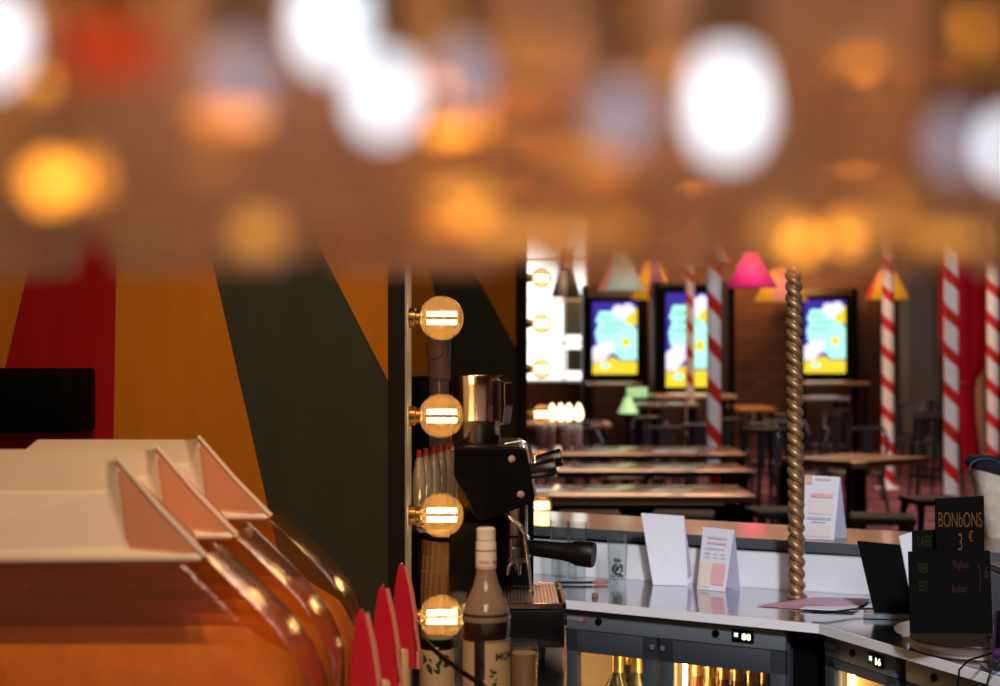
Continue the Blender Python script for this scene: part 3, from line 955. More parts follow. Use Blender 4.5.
# twisted bronze pole
q = PZ(797, 598, WT)
rp = thing('twisted_pole', 'twisted bronze pole rising from the steel worktop in front of the third screen', 'pole', (q.x, q.y, WT + 0.001))
pitch = 2 * 11.5 / F * q.y
rr = 0.0098
Ht = 4.95 - WT
for s in (0, 1):
    m = MB()
    pts = []
    nst = int(Ht / pitch * 14)
    for k in range(nst + 1):
        z = Ht * k / nst
        a = -2 * PI * z / pitch + s * PI
        # strand falls from the left to the right on the camera side
        lean = -0.0105 * z
        pts.append(Vector((0.0125 * math.cos(a) + lean, 0.0125 * math.sin(a), z)))
    rings = []
    nn_ = 12
    for k, p in enumerate(pts):
        dd = (pts[min(k + 1, len(pts) - 1)] - pts[max(k - 1, 0)]).normalized()
        a_ = dd.cross(Vector((0, 0, 1))).normalized(); b_ = dd.cross(a_).normalized()
        rings.append([m.bm.verts.new(p + rr * (a_ * math.cos(2 * PI * j / nn_) + b_ * math.sin(2 * PI * j / nn_))) for j in range(nn_)])
    for Ra, Rb in zip(rings, rings[1:]):
        for j in range(nn_):
            m.bm.faces.new((Ra[j], Ra[(j + 1) % nn_], Rb[(j + 1) % nn_], Rb[j]))
    m.build('strand', gold_rope, rp, angle=80)

m = MB(); m.lathe([(0, 0), (0.026, 0), (0.027, 0.003), (0.024, 0.008), (0, 0.009)], 28); m.build('pole_base', gold_rope, rp)
m = MB(); m.cyl((0, 0, 0), (-0.0105 * Ht, 0, Ht), 0.0125, n=16); m.build('pole_core', gold_rope, rp)
# card tents
def tent(name, label, pts_front, zb, depth_vec, mfront, art=None):
    """pts_front: BL, BR, TR, TL world; the two leaves meet at the top edge"""
    BL, BR, TR, TL = pts_front
    t = thing(name, label, 'card', ((BL + BR) / 2))
    m = MB(); nrm = Vector(depth_vec).normalized() * 0.0012
    m.prism([BL, BR, TR, TL], nrm); fl_ = m.build('front_leaf', mfront, t, world=True, smooth=False)
    m = MB(); dv = Vector(depth_vec)
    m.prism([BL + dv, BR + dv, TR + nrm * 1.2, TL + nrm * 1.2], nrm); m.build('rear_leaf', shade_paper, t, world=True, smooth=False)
    return t, fl_


def on_quad(BL, BR, TR, TL, off=0.003):
    n = (BR - BL).cross(TL - BL).normalized()
    if n.y > 0:
        n = -n
    def f(u, v):
        return (BL * (1 - u) + BR * u) * (1 - v) + (TL * (1 - u) + TR * u) * v + n * off
    return f


def quad_basis(BL, BR, TL, u, v, off=0.0016):
    X = (BR - BL).normalized(); Yv = (TL - BL).normalized(); Zv = X.cross(Yv).normalized()
    if Zv.y > 0:
        Zv = -Zv
    o = BL + (BR - BL) * u + (TL - BL) * v + Zv * off
    return Matrix(((X.x, Yv.x, Zv.x, o.x), (X.y, Yv.y, Zv.y, o.y), (X.z, Yv.z, Zv.z, o.z), (0, 0, 0, 1)))


# 1: big blank-looking white
BL, BR = PZ(653, 585, WT + .001), PZ(688, 586, WT + .001)
hgt = 0.0
Yt = BL.y + 0.035
TL, TR = P(641, 513, BL.y + 0.01), P(684, 516, BR.y + 0.01)
t, _ = tent('card_tent', 'plain white folded card tent on the steel worktop, left of the printed one', [BL, BR, TR, TL], WT, (0.02, 0.05, 0), white_paper)
# 2: printed menu
BL, BR = PZ(697, 589, WT + .001), PZ(725, 592, WT + .001)
Yt = BL.y + 0.035
TL, TR = P(703, 527, BL.y + 0.01), P(734, 530, BR.y + 0.01)
t, f2 = tent('card_tent', 'printed menu card tent with a pink block, in the middle of the worktop', [BL, BR, TR, TL], WT, (0.045, 0.04, 0), white_paper)
fq = on_quad(BL, BR, TR, TL)
m = MB()
def rect(m, u0, u1, v0, v1, fq):
    m.face([fq(u0, v0), fq(u1, v0), fq(u1, v1), fq(u0, v1)])
rect(m, 0.48, 0.93, 0.10, 0.44, fq); rect(m, 0.2, 0.85, 0.745, 0.775, fq)
m.build('pink_block', mat('pink_print', (0.85, 0.45, 0.46), 0.6), f2, world=True, smooth=False)
m = MB(); rect(m, 0.05, 0.46, 0.05, 0.42, fq); m.build('peach_block', mat('peach_print', (0.85, 0.72, 0.58), 0.6), f2, world=True, smooth=False)
m = MB(); 
for (a_, b_, v) in ((0.2, 0.85, 0.83), (0.15, 0.8, 0.66), (0.15, 0.35, 0.58), (0.45, 0.6, 0.58), (0.7, 0.85, 0.58), (0.15, 0.35, 0.52), (0.45, 0.6, 0.52), (0.7, 0.85, 0.52)):
    rect(m, a_, b_, v, v + (0.035 if v > 0.8 else 0.02), fq)
m.build('grey_print', mat('grey_print', (0.60, 0.58, 0.64), 0.6), f2, world=True, smooth=False)
# 3: tent on the ledge
BL, BR = PZ(803, 538.5, LZ + .001), PZ(834, 540, LZ + .001)
Yt = BL.y + 0.02
TL, TR = P(805, 475, BL.y + 0.02), P(840, 477, BR.y + 0.02)
t, f3 = tent('card_tent', 'printed drinks card tent on the wooden ledge, right of the bronze pole', [BL, BR, TR, TL], LZ, (0.045, 0.05, 0), white_paper)
fq = on_quad(BL, BR, TR, TL)
m = MB(); rect(m, 0.0, 0.22, 0.86, 1.0, fq); rect(m, 0.3, 0.75, 0.93, 0.96, fq); rect(m, 0.2, 0.85, 0.66, 0.72, fq); m.build('red_print', mat('coral_print', (0.85, 0.45, 0.34), 0.6), f3, world=True, smooth=False)
m = MB(); rect(m, 0.15, 0.9, 0.40, 0.64, fq); rect(m, 0.1, 0.9, 0.04, 0.24, fq); m.build('peach_block', mat('pale_peach_print', (0.85, 0.74, 0.68), 0.6), f3, world=True, smooth=False)
m = MB(); rect(m, 0.1, 0.85, 0.31, 0.35, fq); rect(m, 0.25, 0.7, 0.26, 0.28, fq); m.build('grey_print', mat('grey_print_pale', (0.55, 0.52, 0.55), 0.6), f3, world=True, smooth=False)
# 4: white folded card behind the black panel
BL, BR = PZ(912, 603, WT + .001), PZ(926, 603, WT + .001)
Yt = BL.y + 0.02
TL, TR = P(899, 536, Yt), P(916, 531, Yt)
t, _ = tent('card_tent', 'white card tent squeezed between black leaning panel and chalkboards', [BL, BR, TR, TL], WT, (0.03, 0.05, 0), white_paper)

# highball with mint
q = PZ(617.5, 586, WT)
g = thing('highball_glass', 'tall clear glass with green mint on the worktop, left of the card tents', 'glass', (q.x, q.y, WT))
m = MB(); m.lathe([(0, 0), (0.021, 0), (0.0225, 0.004), (0.0285, 0.140), (0.0272, 0.140), (0.0205, 0.018), (0, 0.016)], 32); m.build('tumbler', clear, g)
m = MB()
random.seed(11)
for k in range(46):
    c = Vector((random.uniform(-0.013, 0.013), random.uniform(-0.013, 0.013), random.uniform(0.024, 0.055) + (0.02 if k % 6 == 0 else 0)))
    a, b = random.uniform(0, 6.28), random.uniform(-0.9, 0.9)
    d1 = Vector((math.cos(a) * math.cos(b), math.sin(a) * math.cos(b), math.sin(b))) * 0.008
    d2 = d1.cross(Vector((random.random(), random.random(), 1))).normalized() * 0.0045
    m.face([c - d1, c + d2, c + d1, c - d2])
mi_ = m.build('mint', mat('mint_green', (0.035, 0.09, 0.025), 0.5), g); mi_['kind'] = 'stuff'
# two slim empty glasses behind the handle
for i, (px, py, lb) in enumerate(((577, 583, 'tall empty glass behind the portafilter handle, left of the mint glass'), (560, 581, 'tall empty glass beside the coffee machine edge behind the handle'))):
    q = PZ(px, py, WT)
    m = MB(); m.lathe([(0, 0), (0.021, 0), (0.0225, 0.004), (0.0270, 0.165), (0.0258, 0.165), (0.0205, 0.012), (0, 0.010)], 32)
    o = m.build('highball_glass', clear, loc=(q.x, q.y, WT)); tag(o, lb, 'glass', 'empty tall glasses')
# bar spoon / knife
q = PZ(572, 583, WT); q2 = PZ(597, 582, WT)
kn = thing('bar_knife', 'dark bar knife with orange end lying on the worktop below the handle', 'knife', (q.x, q.y - 0.03, WT + 0.001))
m = MB(); m.box((0.005, 0, 0.005), (0.10, 0.014, 0.006), bevel=0.002); m.build('blade', black, kn)
m = MB(); m.box((0.076, 0, 0.006), (0.04, 0.018, 0.009), bevel=0.003); m.build('grip', mat('orange_brown_grip', (0.35, 0.09, 0.03), 0.4), kn)
q = PZ(595, 597.5, WT)
m = MB(); m.lathe([(0, 0), (0.008, 0), (0.009, 0.004), (0.007, 0.010), (0, 0.012)], 18); o = m.build('wine_cork', mat('cork_brown', (0.20, 0.10, 0.07), 0.6), loc=(q.x, q.y, WT + 0.001)); tag(o, 'small brown cork lying near the worktop front edge', 'cork')

# pink papers
for i, (pts, lb) in enumerate((
        (((757, 606), (800, 599.5), (868, 602), (830, 611)), 'large pink paper sheet lying under the others at the bronze pole'),
        (((782, 604), (812, 597.5), (872, 599), (862, 605.5)), 'pale pink paper sheet on top of the loose sheets'),
        (((800, 609), (806, 606.5), (860, 606), (852, 611)), 'white paper slip in front of the pink sheets'))):
    m = MB(); m.prism([PZ(px, py, WT + 0.0015 + 0.002 * i) for px, py in pts], (0, 0, 0.0012))
    o = m.build('paper_sheet', (pink_paper, mat('pale_pink', (0.62, 0.38, 0.48), 0.6), white_paper)[i], smooth=False); tag(o, lb, 'paper', 'loose papers')
m = MB(); m.tube([PZ(px, py, WT + 0.012) for px, py in ((812, 612), (825, 613), (840, 611), (855, 609), (874, 608.5))], 0.0025, 6)
tag(m.build('cable', black), 'short black cable running over the pink papers', 'cable')

# black leaning panel on its foot
BL, BR = PZ(874, 613, WT + 0.012), PZ(914, 613, WT + 0.012)
TL, TR = P(857, 541, BL.y + 0.05), P(900, 545, BR.y + 0.05)
bp_ = thing('display_stand', 'black blank panel leaning back on grey feet beside the chalkboards', 'display stand', ((BL + BR) / 2))
m = MB(); m.prism([BL, BR, TR, TL], Vector((0.002, 0.008, 0))); m.build('black_panel', black_matte, bp_, world=True, smooth=False)
m = MB(); c = (BL + BR) / 2
m.box((c.x - 0.01, c.y - 0.012, WT + 0.007), (0.125, 0.02, 0.010), Euler((0, 0, R(-8)))); m.box((c.x - 0.01, c.y + 0.03, WT + 0.007), (0.10, 0.03, 0.010))
m.build('stand_foot', mat('foot_grey', (0.16, 0.18, 0.20), 0.4, 0.3), bp_, world=True, smooth=False)

# turntable
q = PZ(978, 633, WT + 0.035)
tt = thing('round_stand', 'low round serving stand with pale rim under the chalkboards', 'serving stand', (q.x, q.y, WT + 0.001))
m = MB(); m.lathe([(0, 0.028), (0.150, 0.028), (0.160, 0.030), (0.172, 0.034), (0.173, 0.037), (0.165, 0.036), (0, 0.036)], 64); m.build('plate_top', mat('dark_wood_plate', (0.045, 0.025, 0.018), 0.25), tt)
m = MB(); m.lathe([(0, 0), (0.135, 0), (0.142, 0.004), (0.142, 0.012), (0.152, 0.018), (0.160, 0.026), (0.160, 0.0295), (0, 0.0295)], 64); m.build('plate_rim', mat('pale_enamel', (0.45, 0.36, 0.30), 0.3, 0.3), tt)
TTZ = WT + 0.0375
# chalkboards
chalk_o = mat('orange_chalk', (0.15, 0.056, 0.016), 0.9, spec=0)
chalk_g = mat('green_chalk', (0.020, 0.024, 0.006), 0.9, spec=0)
chalk_p = mat('pink_chalk', (0.045, 0.016, 0.014), 0.9, spec=0)
board = mat('chalkboard', (0.0035, 0.003, 0.0025), 0.8, spec=0.05)


def chalkboard(label, TLp, TRp, BRp, BLp, Y, lines, thick=0.010, lean=0.02):
    TL, TR = P(*TLp, Y + lean), P(*TRp, Y + lean)
    BL, BR = P(*BLp, Y), P(*BRp, Y)
    BL.z = BR.z = TTZ
    t = thing('chalkboard', label, 'chalkboard', ((BL + BR) / 2))
    m = MB(); m.prism([BL, BR, TR, TL], (0, thick, 0)); b = m.build('board', board, t, world=True, smooth=False)
    # wooden foot behind
    m = MB(); c = (BL + BR) / 2
    m.prism([c + Vector((0, thick, 0)), c + Vector((0, 0.05, 0)), (TL + TR) / 2 + Vector((0, thick, -0.03))], (0.008, 0, 0)); m.build('easel_strut', black_matte, t, world=True, smooth=False)
    for (s, size, u, v, mt, wgt) in lines:
        m = MB(); m.text(s, size, quad_basis(BL, BR, TL, u, v, 0.0004) @ Matrix.Diagonal((0.76, 1.75, 1, 1)), weight=wgt); m.build('chalk_writing', mt, b, world=True, smooth=False)
    return t


YB = q.y + 0.02
cb = chalkboard('tall chalkboard reading BONBONS 3 euros in orange chalk', (936, 499), (984, 496), (985, 625), (937, 625), YB,
                [('BONbONS', 0.0265, 0.50, 0.785, chalk_o, -0.0003), ('3', 0.031, 0.50, 0.605, chalk_o, -0.0003), ('€', 0.018, 0.72, 0.675, chalk_o, 0.0)])
cb = chalkboard('narrow chalkboard with green chalk letters, left of the bonbons board', (913, 531), (936, 530), (937, 625), (914, 625), YB + 0.035,
                [('LABE', 0.019, 0.5, 0.84, chalk_g, 0.0)])
cb = chalkboard('low wide chalkboard with faint pink and green writing, foremost board', (909, 552), (990, 551), (993, 629), (911, 629), YB - 0.035,
                [('RER', 0.017, 0.17, 0.74, chalk_g, 0.0), ('EST', 0.017, 0.17, 0.52, chalk_g, 0.0), ('Réglisse', 0.014, 0.63, 0.80, chalk_p, 0.0), ('Bonbon', 0.013, 0.60, 0.50, chalk_p, 0.0), ('}', 0.035, 0.86, 0.58, chalk_p, -0.0005), ('6', 0.020, 0.94, 0.68, chalk_p, 0.0)])

# canvas bag with dark top on the ledge
q = PZ(992, 541, LZ)
bg = thing('canvas_bag', 'cream canvas bag with dark rolled top behind the bonbons chalkboard', 'bag', (q.x + 0.065, q.y + 0.10, LZ)); bg.scale = (1, 1, 0.92)
canv = mat('cream_canvas', (0.66, 0.57, 0.45), 0.9, col2=(0.56, 0.47, 0.37), scale=40, bump=0.3)
m = MB()
def sq_ring(cx, w, dpt, z, c=0.03, n=5, tilt=0):
    pts = []
    for (x_, y_, a0) in ((w / 2 - c, dpt / 2 - c, 0), (-w / 2 + c, dpt / 2 - c, 90), (-w / 2 + c, -dpt / 2 + c, 180), (w / 2 - c, -dpt / 2 + c, 270)):
        for k in range(n):
            a = R(a0 + 90 * k / (n - 1))
            xx = x_ + c * math.cos(a)
            pts.append(Vector((cx + xx, y_ + c * math.sin(a), z - tilt * xx)))
    return pts
rgs = [sq_ring(0.0, 0.10, 0.09, 0.0), sq_ring(0.0, 0.115, 0.10, 0.04), sq_ring(0.0, 0.15, 0.11, 0.12, tilt=0.15), sq_ring(0.0, 0.178, 0.12, 0.18, tilt=0.3)]
vr = [[m.bm.verts.new(p) for p in r] for r in rgs]
for A_, B_ in zip(vr, vr[1:]):
    for i in range(len(A_)):
        j = (i + 1) % len(A_)
        m.bm.faces.new((A_[i], A_[j], B_[j], B_[i]))
m.bm.faces.new(vr[0])
m.build('bag_body', canv, bg, angle=70)
m = MB()
rgs = [sq_ring(0, 0.180, 0.122, 0.175, tilt=0.3), sq_ring(0, 0.196, 0.13, 0.19, tilt=0.3), sq_ring(0, 0.18, 0.125, 0.215, tilt=0.25), sq_ring(0, 0.12, 0.08, 0.232, tilt=0.15)]
vr = [[m.bm.verts.new(p) for p in r] for r in rgs]
for A_, B_ in zip(vr, vr[1:]):
    for i in range(len(A_)):
        j = (i + 1) % len(A_)
        m.bm.faces.new((A_[i], A_[j], B_[j], B_[i]))
m.bm.faces.new(vr[-1])
m.build('bag_top', mat('dark_fleece', (0.004, 0.004, 0.006), 0.9, bump=0.5, scale=60), bg, angle=70)
m = MB(); m.tube([Vector((-0.07 + 0.045 * math.cos(a), -0.066, 0.205 + 0.03 * math.sin(a))) for a in [PI * k / 14 for k in range(15)]], 0.0022, 6); m.build('bag_cord', mat('blue_cord', (0.05, 0.05, 0.14), 0.6), bg)

# card terminal at the right edge
q = P(1004, 632, 3.12)
ct = thing('card_terminal', 'dark purple edged payment terminal on a grey post at the right edge', 'payment terminal', (q.x + 0.02, q.y, WT))
m = MB(); m.box((-0.03, 0.0, 0.03), (0.026, 0.04, 0.058), bevel=0.004); m.box((0, 0, 0.003), (0.11, 0.09, 0.006), bevel=0.002); m.build('terminal_post', mat('post_grey', (0.18, 0.20, 0.24), 0.4), ct)
m = MB(); rot = Euler((R(22), R(-14), R(-25)))
m.box((0.0, -0.01, 0.078), (0.085, 0.165, 0.022), rot, bevel=0.008, seg=3); tb_ = m.build('terminal_body', mat('purple_plastic', (0.055, 0.018, 0.075), 0.35), ct)
m = MB(); m.box(Vector((0.0, -0.01, 0.078)) + rot.to_matrix() @ Vector((0, 0.0, 0.0115)), (0.070, 0.140, 0.003), rot, bevel=0.001); m.build('terminal_screen', black, tb_)
m = MB(); m.tube([(-0.02, -0.05, 0.055), (-0.06, -0.055, 0.045), (-0.105, -0.05, 0.03), (-0.125, -0.055, 0.012), (-0.130, -0.062, -0.02), (-0.12, -0.07, -0.12)], 0.0022, 7)
m.tube([(-0.01, -0.06, 0.055), (-0.04, -0.07, 0.04), (-0.07, -0.08, 0.02), (-0.085, -0.09, -0.02), (-0.09, -0.09, -0.12)], 0.0022, 7)
m.build('terminal_wire', black, ct)
# grey till box behind at right edge
q = P(1012, 343, 3.6)
tl = thing('receipt_printer', 'grey receipt printer box cut off by the right edge', 'printer', (q.x + 0.03, 3.62, WT + 0.001))
m = MB(); m.box((0, 0, 0.06), (0.13, 0.18, 0.12), bevel=0.008); m.build('printer_body', mat('printer_grey', (0.10, 0.10, 0.11), 0.5), tl)
m = MB(); m.box((0, 0, 0.128), (0.12, 0.16, 0.014), bevel=0.004); m.build('printer_cover', black, tl)
# dark napkin dispenser w pink papers behind
q = PZ(996, 560, 0.98)

# ------------------------------------------------------------------ fridges under the worktop
warm_in = mat('fridge_lining', (0.88, 0.68, 0.42), 0.5)
led = emis('fridge_led', (1.0, 0.62, 0.25), 45)
fglass = thin_glass('fridge_glass', (0.96, 0.95, 0.92), 0.01, (0.6, 0.6, 0.6), 0.02, 0.8)
btl_gold = mat('gold_bottle', (0.42, 0.24, 0.05), 0.12, spec=0.8)
btl_green = mat('green_bottle', (0.055, 0.05, 0.012), 0.1, spec=0.8)
btl_brown = mat('brown_bottle', (0.20, 0.055, 0.014), 0.12, spec=0.8)
foil = mat('gold_foil', (0.75, 0.50, 0.20), 0.3, 0.8)


def fridge(label, a, b, doors, n_in, ctrl, bar=0.052, led_strip=True, ft=0.055, digits='80'):
    """a,b: front-line end points (x,y); doors: list of (u0,u1) in metres along the front"""
    a = Vector((a[0], a[1], 0)); b = Vector((b[0], b[1], 0))
    L_ = (b - a).length
    ang = math.atan2(b.y - a.y, b.x - a.x)
    t = thing('bottle_fridge', label, 'fridge', a, ang)
    top = WT - 0.024
    Dp = 0.34
    # shell (open front): sides, back, floor, top
    m = MB()
    m.box((0.008, Dp / 2 + 0.02, top / 2), (0.016, Dp, top)); m.box((L_ - 0.008, Dp / 2 + 0.02, top / 2), (0.016, Dp, top))
    m.box((L_ / 2, Dp + 0.01, top / 2), (L_, 0.02, top)); m.box((L_ / 2, Dp / 2 + 0.02, 0.06), (L_, Dp, 0.12))
    m.box((L_ / 2, Dp / 2 + 0.03, top - 0.02), (L_, Dp - 0.02, 0.04))
    m.build('fridge_shell', grey_dark, t, smooth=False)
    m = MB(); m.box((L_ / 2, Dp - 0.005, 0.47), (L_ - 0.04, 0.006, 0.66)); m.box((0.02, Dp / 2 + 0.02, 0.47), (0.004, Dp - 0.06, 0.66)); m.box((L_ - 0.02, Dp / 2 + 0.02, 0.47), (0.004, Dp - 0.06, 0.66))
    m.build('fridge_lining', warm_in, t, smooth=False)
    m = MB(); m.box((L_ / 2, 0.008, top - bar / 2), (L_ - 0.004, 0.016, bar), bevel=0.002); cp = m.build('control_panel', grey_frame, t)
    for (kind, u) in ctrl:
        zc = top - bar / 2
        if kind == 'lock':
            m = MB(); m.cyl((u, 0, zc), (u, -0.004, zc), 0.009, n=20); m.box((u, -0.0045, zc), (0.003, 0.002, 0.009)); m.build('lock', black, cp)
        if kind == 'badge':
            m = MB(); m.box((u, -0.001, zc), (0.045, 0.003, 0.010), bevel=0.001); m.build('badge', mat('badge_silver', (0.35, 0.35, 0.37), 0.4, 0.5), cp)
            m = MB(); m.cyl((u + 0.03, 0, zc), (u + 0.03, -0.003, zc), 0.006, n=16); m.build('badge_dot', mat('badge_red', (0.30, 0.05, 0.03), 0.5), cp)
        if kind == 'display':
            m = MB(); m.box((u, -0.001, zc), (0.056, 0.006, 0.030), bevel=0.002); ds = m.build('display', black, cp)
            m = MB(); m.text(digits[0], 0.020, Matrix.Translation((u + 0.004, -0.0045, zc - 0.0075)) @ Matrix.Rotation(R(90), 4, 'X'), weight=0.0006)
            m.text(digits[1], 0.020, Matrix.Translation((u + 0.016, -0.0045, zc - 0.0075)) @ Matrix.Rotation(R(90), 4, 'X'), weight=0.0006)
            m.build('digits', emis('digit_glow', (1, 0.95, 0.6), 3.5), ds, smooth=False)
            m = MB(); m.box((u - 0.016, -0.0045, zc + 0.002), (0.010, 0.001, 0.010)); m.build('indicator', emis('indicator_glow', (0.7, 0.85, 1), 1.2), ds, smooth=False)
    for (u0, u1, hinge) in doors:
        zt_, zb_ = top - bar - 0.002, 0.12
        fw = 0.038
        m = MB()
        m.box(((u0 + u1) / 2, 0.012, zt_ - ft / 2), (u1 - u0, 0.022, ft), bevel=0.001)
        m.box(((u0 + u1) / 2, 0.012, zb_ + ft / 2), (u1 - u0, 0.022, ft), bevel=0.001)
        m.box((u0 + fw / 2, 0.012, (zt_ + zb_) / 2), (fw, 0.022, zt_ - zb_), bevel=0.001)
        m.box((u1 - fw / 2, 0.012, (zt_ + zb_) / 2), (fw, 0.022, zt_ - zb_), bevel=0.001)
        dr_ = m.build('door', grey_dark, t)
        m = MB(); m.box(((u0 + u1) / 2, 0.012, (zt_ + zb_) / 2), (u1 - u0 - 2 * fw + 0.004, 0.004, zt_ - zb_ - 2 * ft)); m.build('door_glass', fglass, dr_, smooth=False)
        hx = u1 - 0.010 if hinge == 'r' else u0 + 0.010
        m = MB(); m.box((hx, -0.002, zt_ - 0.022), (0.010, 0.010, 0.012), bevel=0.002); m.build('handle', grey_frame, dr_)
        if led_strip and (u1 - u0) > 0.2 and hinge == 'l' or led_strip == 2:
            m = MB(); m.cyl((u0 + fw + 0.012, 0.045, zb_ + 0.05), (u0 + fw + 0.012, 0.045, zt_ - ft - 0.002), 0.005, n=10)
            m.build('light_strip', led, t)
        elif (u1 - u0) > 0.2:
            m = MB(); m.cyl((u1 - fw + 0.012, 0.05, zb_ + 0.05), (u1 - fw + 0.012, 0.05, zt_ - ft - 0.002), 0.005, n=10)
            m.build('light_strip', led, t)
    return t, ang, a


# left fridge follows line A-B slightly behind the edge
dAB = (B - A).normalized(); nAB = Vector((dAB.y, -dAB.x, 0))
def along(px):  # intersection of pixel column with the fridge front line
    p0 = A - nAB * 0.02
    k = (px - 500) / F
    # p0.x + s dx = k (p0.y + s dy)
    s = (k * p0.y - p0.x) / (dAB.x - k * dAB.y)
    return s, p0 + dAB * s
s0, pa = along(480); s1, pb = along(786)
def ul(px):
    return along(px)[0] - s0
t, ang, org = fridge('grey glass-door bottle fridge under the worktop, left of the corner', (pa.x, pa.y), (pb.x, pb.y),
                     [(ul(481), ul(563), 'l'), (ul(564), ul(656), 'r'), (ul(659), ul(785), 'l')], 8,
                     [('badge', ul(575)), ('lock', ul(599)), ('lock', ul(716)), ('display', ul(743))])


def fridge_bottle(kind):
    t = thing('wine_bottle', '', 'bottle')
    if kind == 'gold':
        m = MB(); m.lathe([(0, 0), (0.034, 0), (0.037, 0.005), (0.037, 0.17), (0.030, 0.205), (0.015, 0.235), (0.0135, 0.255)], 20); m.build('bottle_glass', btl_green, t)
        m = MB(); m.lathe([(0.0150, 0.235), (0.0155, 0.30), (0.0145, 0.315), (0, 0.316)], 16); m.build('neck_foil', foil, t)
    else:
        m = MB(); m.lathe([(0, 0), (0.028, 0), (0.030, 0.005), (0.030, 0.12), (0.022, 0.16), (0.0125, 0.19), (0.012, 0.225)], 20); m.build('bottle_glass', btl_brown if kind == 'brown' else btl_gold, t)
        m = MB(); m.lathe([(0.0125, 0.20), (0.0128, 0.232), (0.0135, 0.233), (0.0135, 0.24), (0, 0.241)], 16); m.build('bottle_cap', foil, t)
    return t


def shelfpos(u, v, z):
    d = Vector((math.cos(ang), math.sin(ang), 0)); n = Vector((-math.sin(ang), math.cos(ang), 0))
    return org + d * u + n * v + Vector((0, 0, z))


bg_ = fridge_bottle('gold'); bb_ = fridge_bottle('brown'); by_ = fridge_bottle('amber')
shz = 0.53 - 0.016
# shelves inside
m = MB()
for zc in (0.466, 0.26):
    a_ = shelfpos((ul(786)) / 2, 0.18, zc)
    m.box(a_, (ul(786) - 0.05, 0.26, 0.006), Euler((0, 0, ang)))
o = m.build('fridge_shelf', steel, smooth=False)
tag(o, 'steel shelf inside the left fridge under the standing bottles', 'shelf')
used_g = used_b = used_y = False
def put(proto, first, loc, label, group):
    o = proto if first else copy_tree(proto)
    o.location = loc
    tag(o, label, 'bottle', group)
first = True
for (px, v) in ((600, 0.10), (616, 0.12), (590, 0.2)):
    put(bg_, first, shelfpos(ul(px), v, 0.470), 'foil-topped dark bottle in the left door of the fridge', 'bottles behind the left glass door'); first = False
f1_ = f2_ = True
for k, (px, v) in enumerate(((680, 0.10), (694, 0.10), (708, 0.10), (722, 0.10), (736, 0.10), (750, 0.10), (676, 0.19), (690, 0.19), (704, 0.19), (718, 0.19), (732, 0.19))):
    if k % 3 == 1:
        put(by_, f2_, shelfpos(ul(px), v, 0.470 + 0.05), 'amber bottle with gold cap in the crowded right fridge door', 'amber bottles behind the right glass door'); f2_ = False
    else:
        put(bb_, f1_, shelfpos(ul(px), v, 0.470 + 0.05), 'brown bottle with gold cap in the crowded right fridge door', 'brown bottles behind the right glass door'); f1_ = False
# riser under those bottles
m = MB(); a_ = shelfpos((ul(672) + ul(772)) / 2, 0.145, 0.4945); m.box(a_, (ul(772) - ul(672), 0.20, 0.049), Euler((0, 0, ang)), bevel=0.002)
tag(m.build('bottle_crate', wood_dark), 'low dark crate inside the right fridge door under the brown bottles', 'crate')

# corner post + right fridges follow line B-C
dBC = (Cc - B).normalized(); nBC = Vector((dBC.y, -dBC.x, 0))
p0r = B - nBC * 0.02
def along2(px):
    k = (px - 500) / F
    s = (k * p0r.y - p0r.x) / (dBC.x - k * dBC.y)
    return s
sR0 = along2(824); sR1 = along2(897)
pr0 = p0r + dBC * sR0; pr1 = p0r + dBC * sR1; pr2 = p0r + dBC * (sR1 + 0.42)
L1 = sR1 - sR0
t, angr, orr = fridge('grey glass-door fridge right of the dark corner, warm light inside', (pr0.x, pr0.y), (pr1.x - 0.002, pr1.y), [(0.002, L1 - 0.004, 'r')], 4,
                      [('badge', along2(830) - sR0), ('lock', along2(853) - sR0), ('display', along2(877) - sR0)], led_strip=2, ft=0.022, digits='16')
t, angr2, orr2 = fridge('grey glass-door fridge at the far right under the payment terminal', (pr1.x + 0.012, pr1.y - 0.02), (pr2.x, pr2.y), [(0.002, 0.40, 'r')], 4, [('lock', 0.1)])
# dark corner filler
m = MB()
pc = [Vector((pb.x + 0.005, pb.y, 0)), Vector((pr0.x - 0.005, pr0.y, 0)), Vector((pr0.x + 0.02, pr0.y + 0.10, 0)), Vector((pb.x + 0.03, pb.y + 0.1, 0))]
pc = [p + Vector((0.0, 0.05, 0)) for p in pc]
m.prism(pc, (0, 0, WT - 0.026)); o = m.build('corner_filler', black_matte, smooth=False); tag(o, 'dark corner filler between the two runs of fridges', 'cabinet')

# ------------------------------------------------------------------ room furniture
legm = black


def long_table(label, yf, yb, xr, xl=-2.2, zt=0.75):
    t = thing('long_table', label, 'table', ((xr + xl) / 2, (yf + yb) / 2, 0))
    m = MB(); m.box(((xr + xl) / 2, (yf + yb) / 2, zt - 0.018), (xr - xl, yb - yf, 0.036), bevel=0.003); m.build('table_top', wood_top, t, world=True)
    m = MB(); m.box(((xr + xl) / 2, yf - 0.002, zt - 0.020), (xr - xl - 0.01, 0.006, 0.032)); m.build('top_edge', wood_edge, t, world=True, smooth=False)
    for x in (xr - 0.05, (xr + xl) / 2, xl + 0.05):
        m = MB()
        m.box((x, yf + 0.06, (zt - 0.04) / 2), (0.06, 0.06, zt - 0.04)); m.box((x, yb - 0.06, (zt - 0.04) / 2), (0.06, 0.06, zt - 0.04)); m.box((x, (yf + yb) / 2, 0.1), (0.05, yb - yf - 0.12, 0.05))
        m.build('leg', legm, t, world=True, smooth=False)
    return t


def xat(px, Y):
    return (px - 500) / F * Y


long_table('nearest long varnished table just beyond the bar ledge', 8.2, 8.85, xat(756, 8.2))
long_table('middle of the three long varnished tables', 9.8, 10.45, xat(752.5, 9.8))
long_table('furthest of the three long varnished tables, before the striped poles', 11.25, 12.15, xat(748, 11.25))

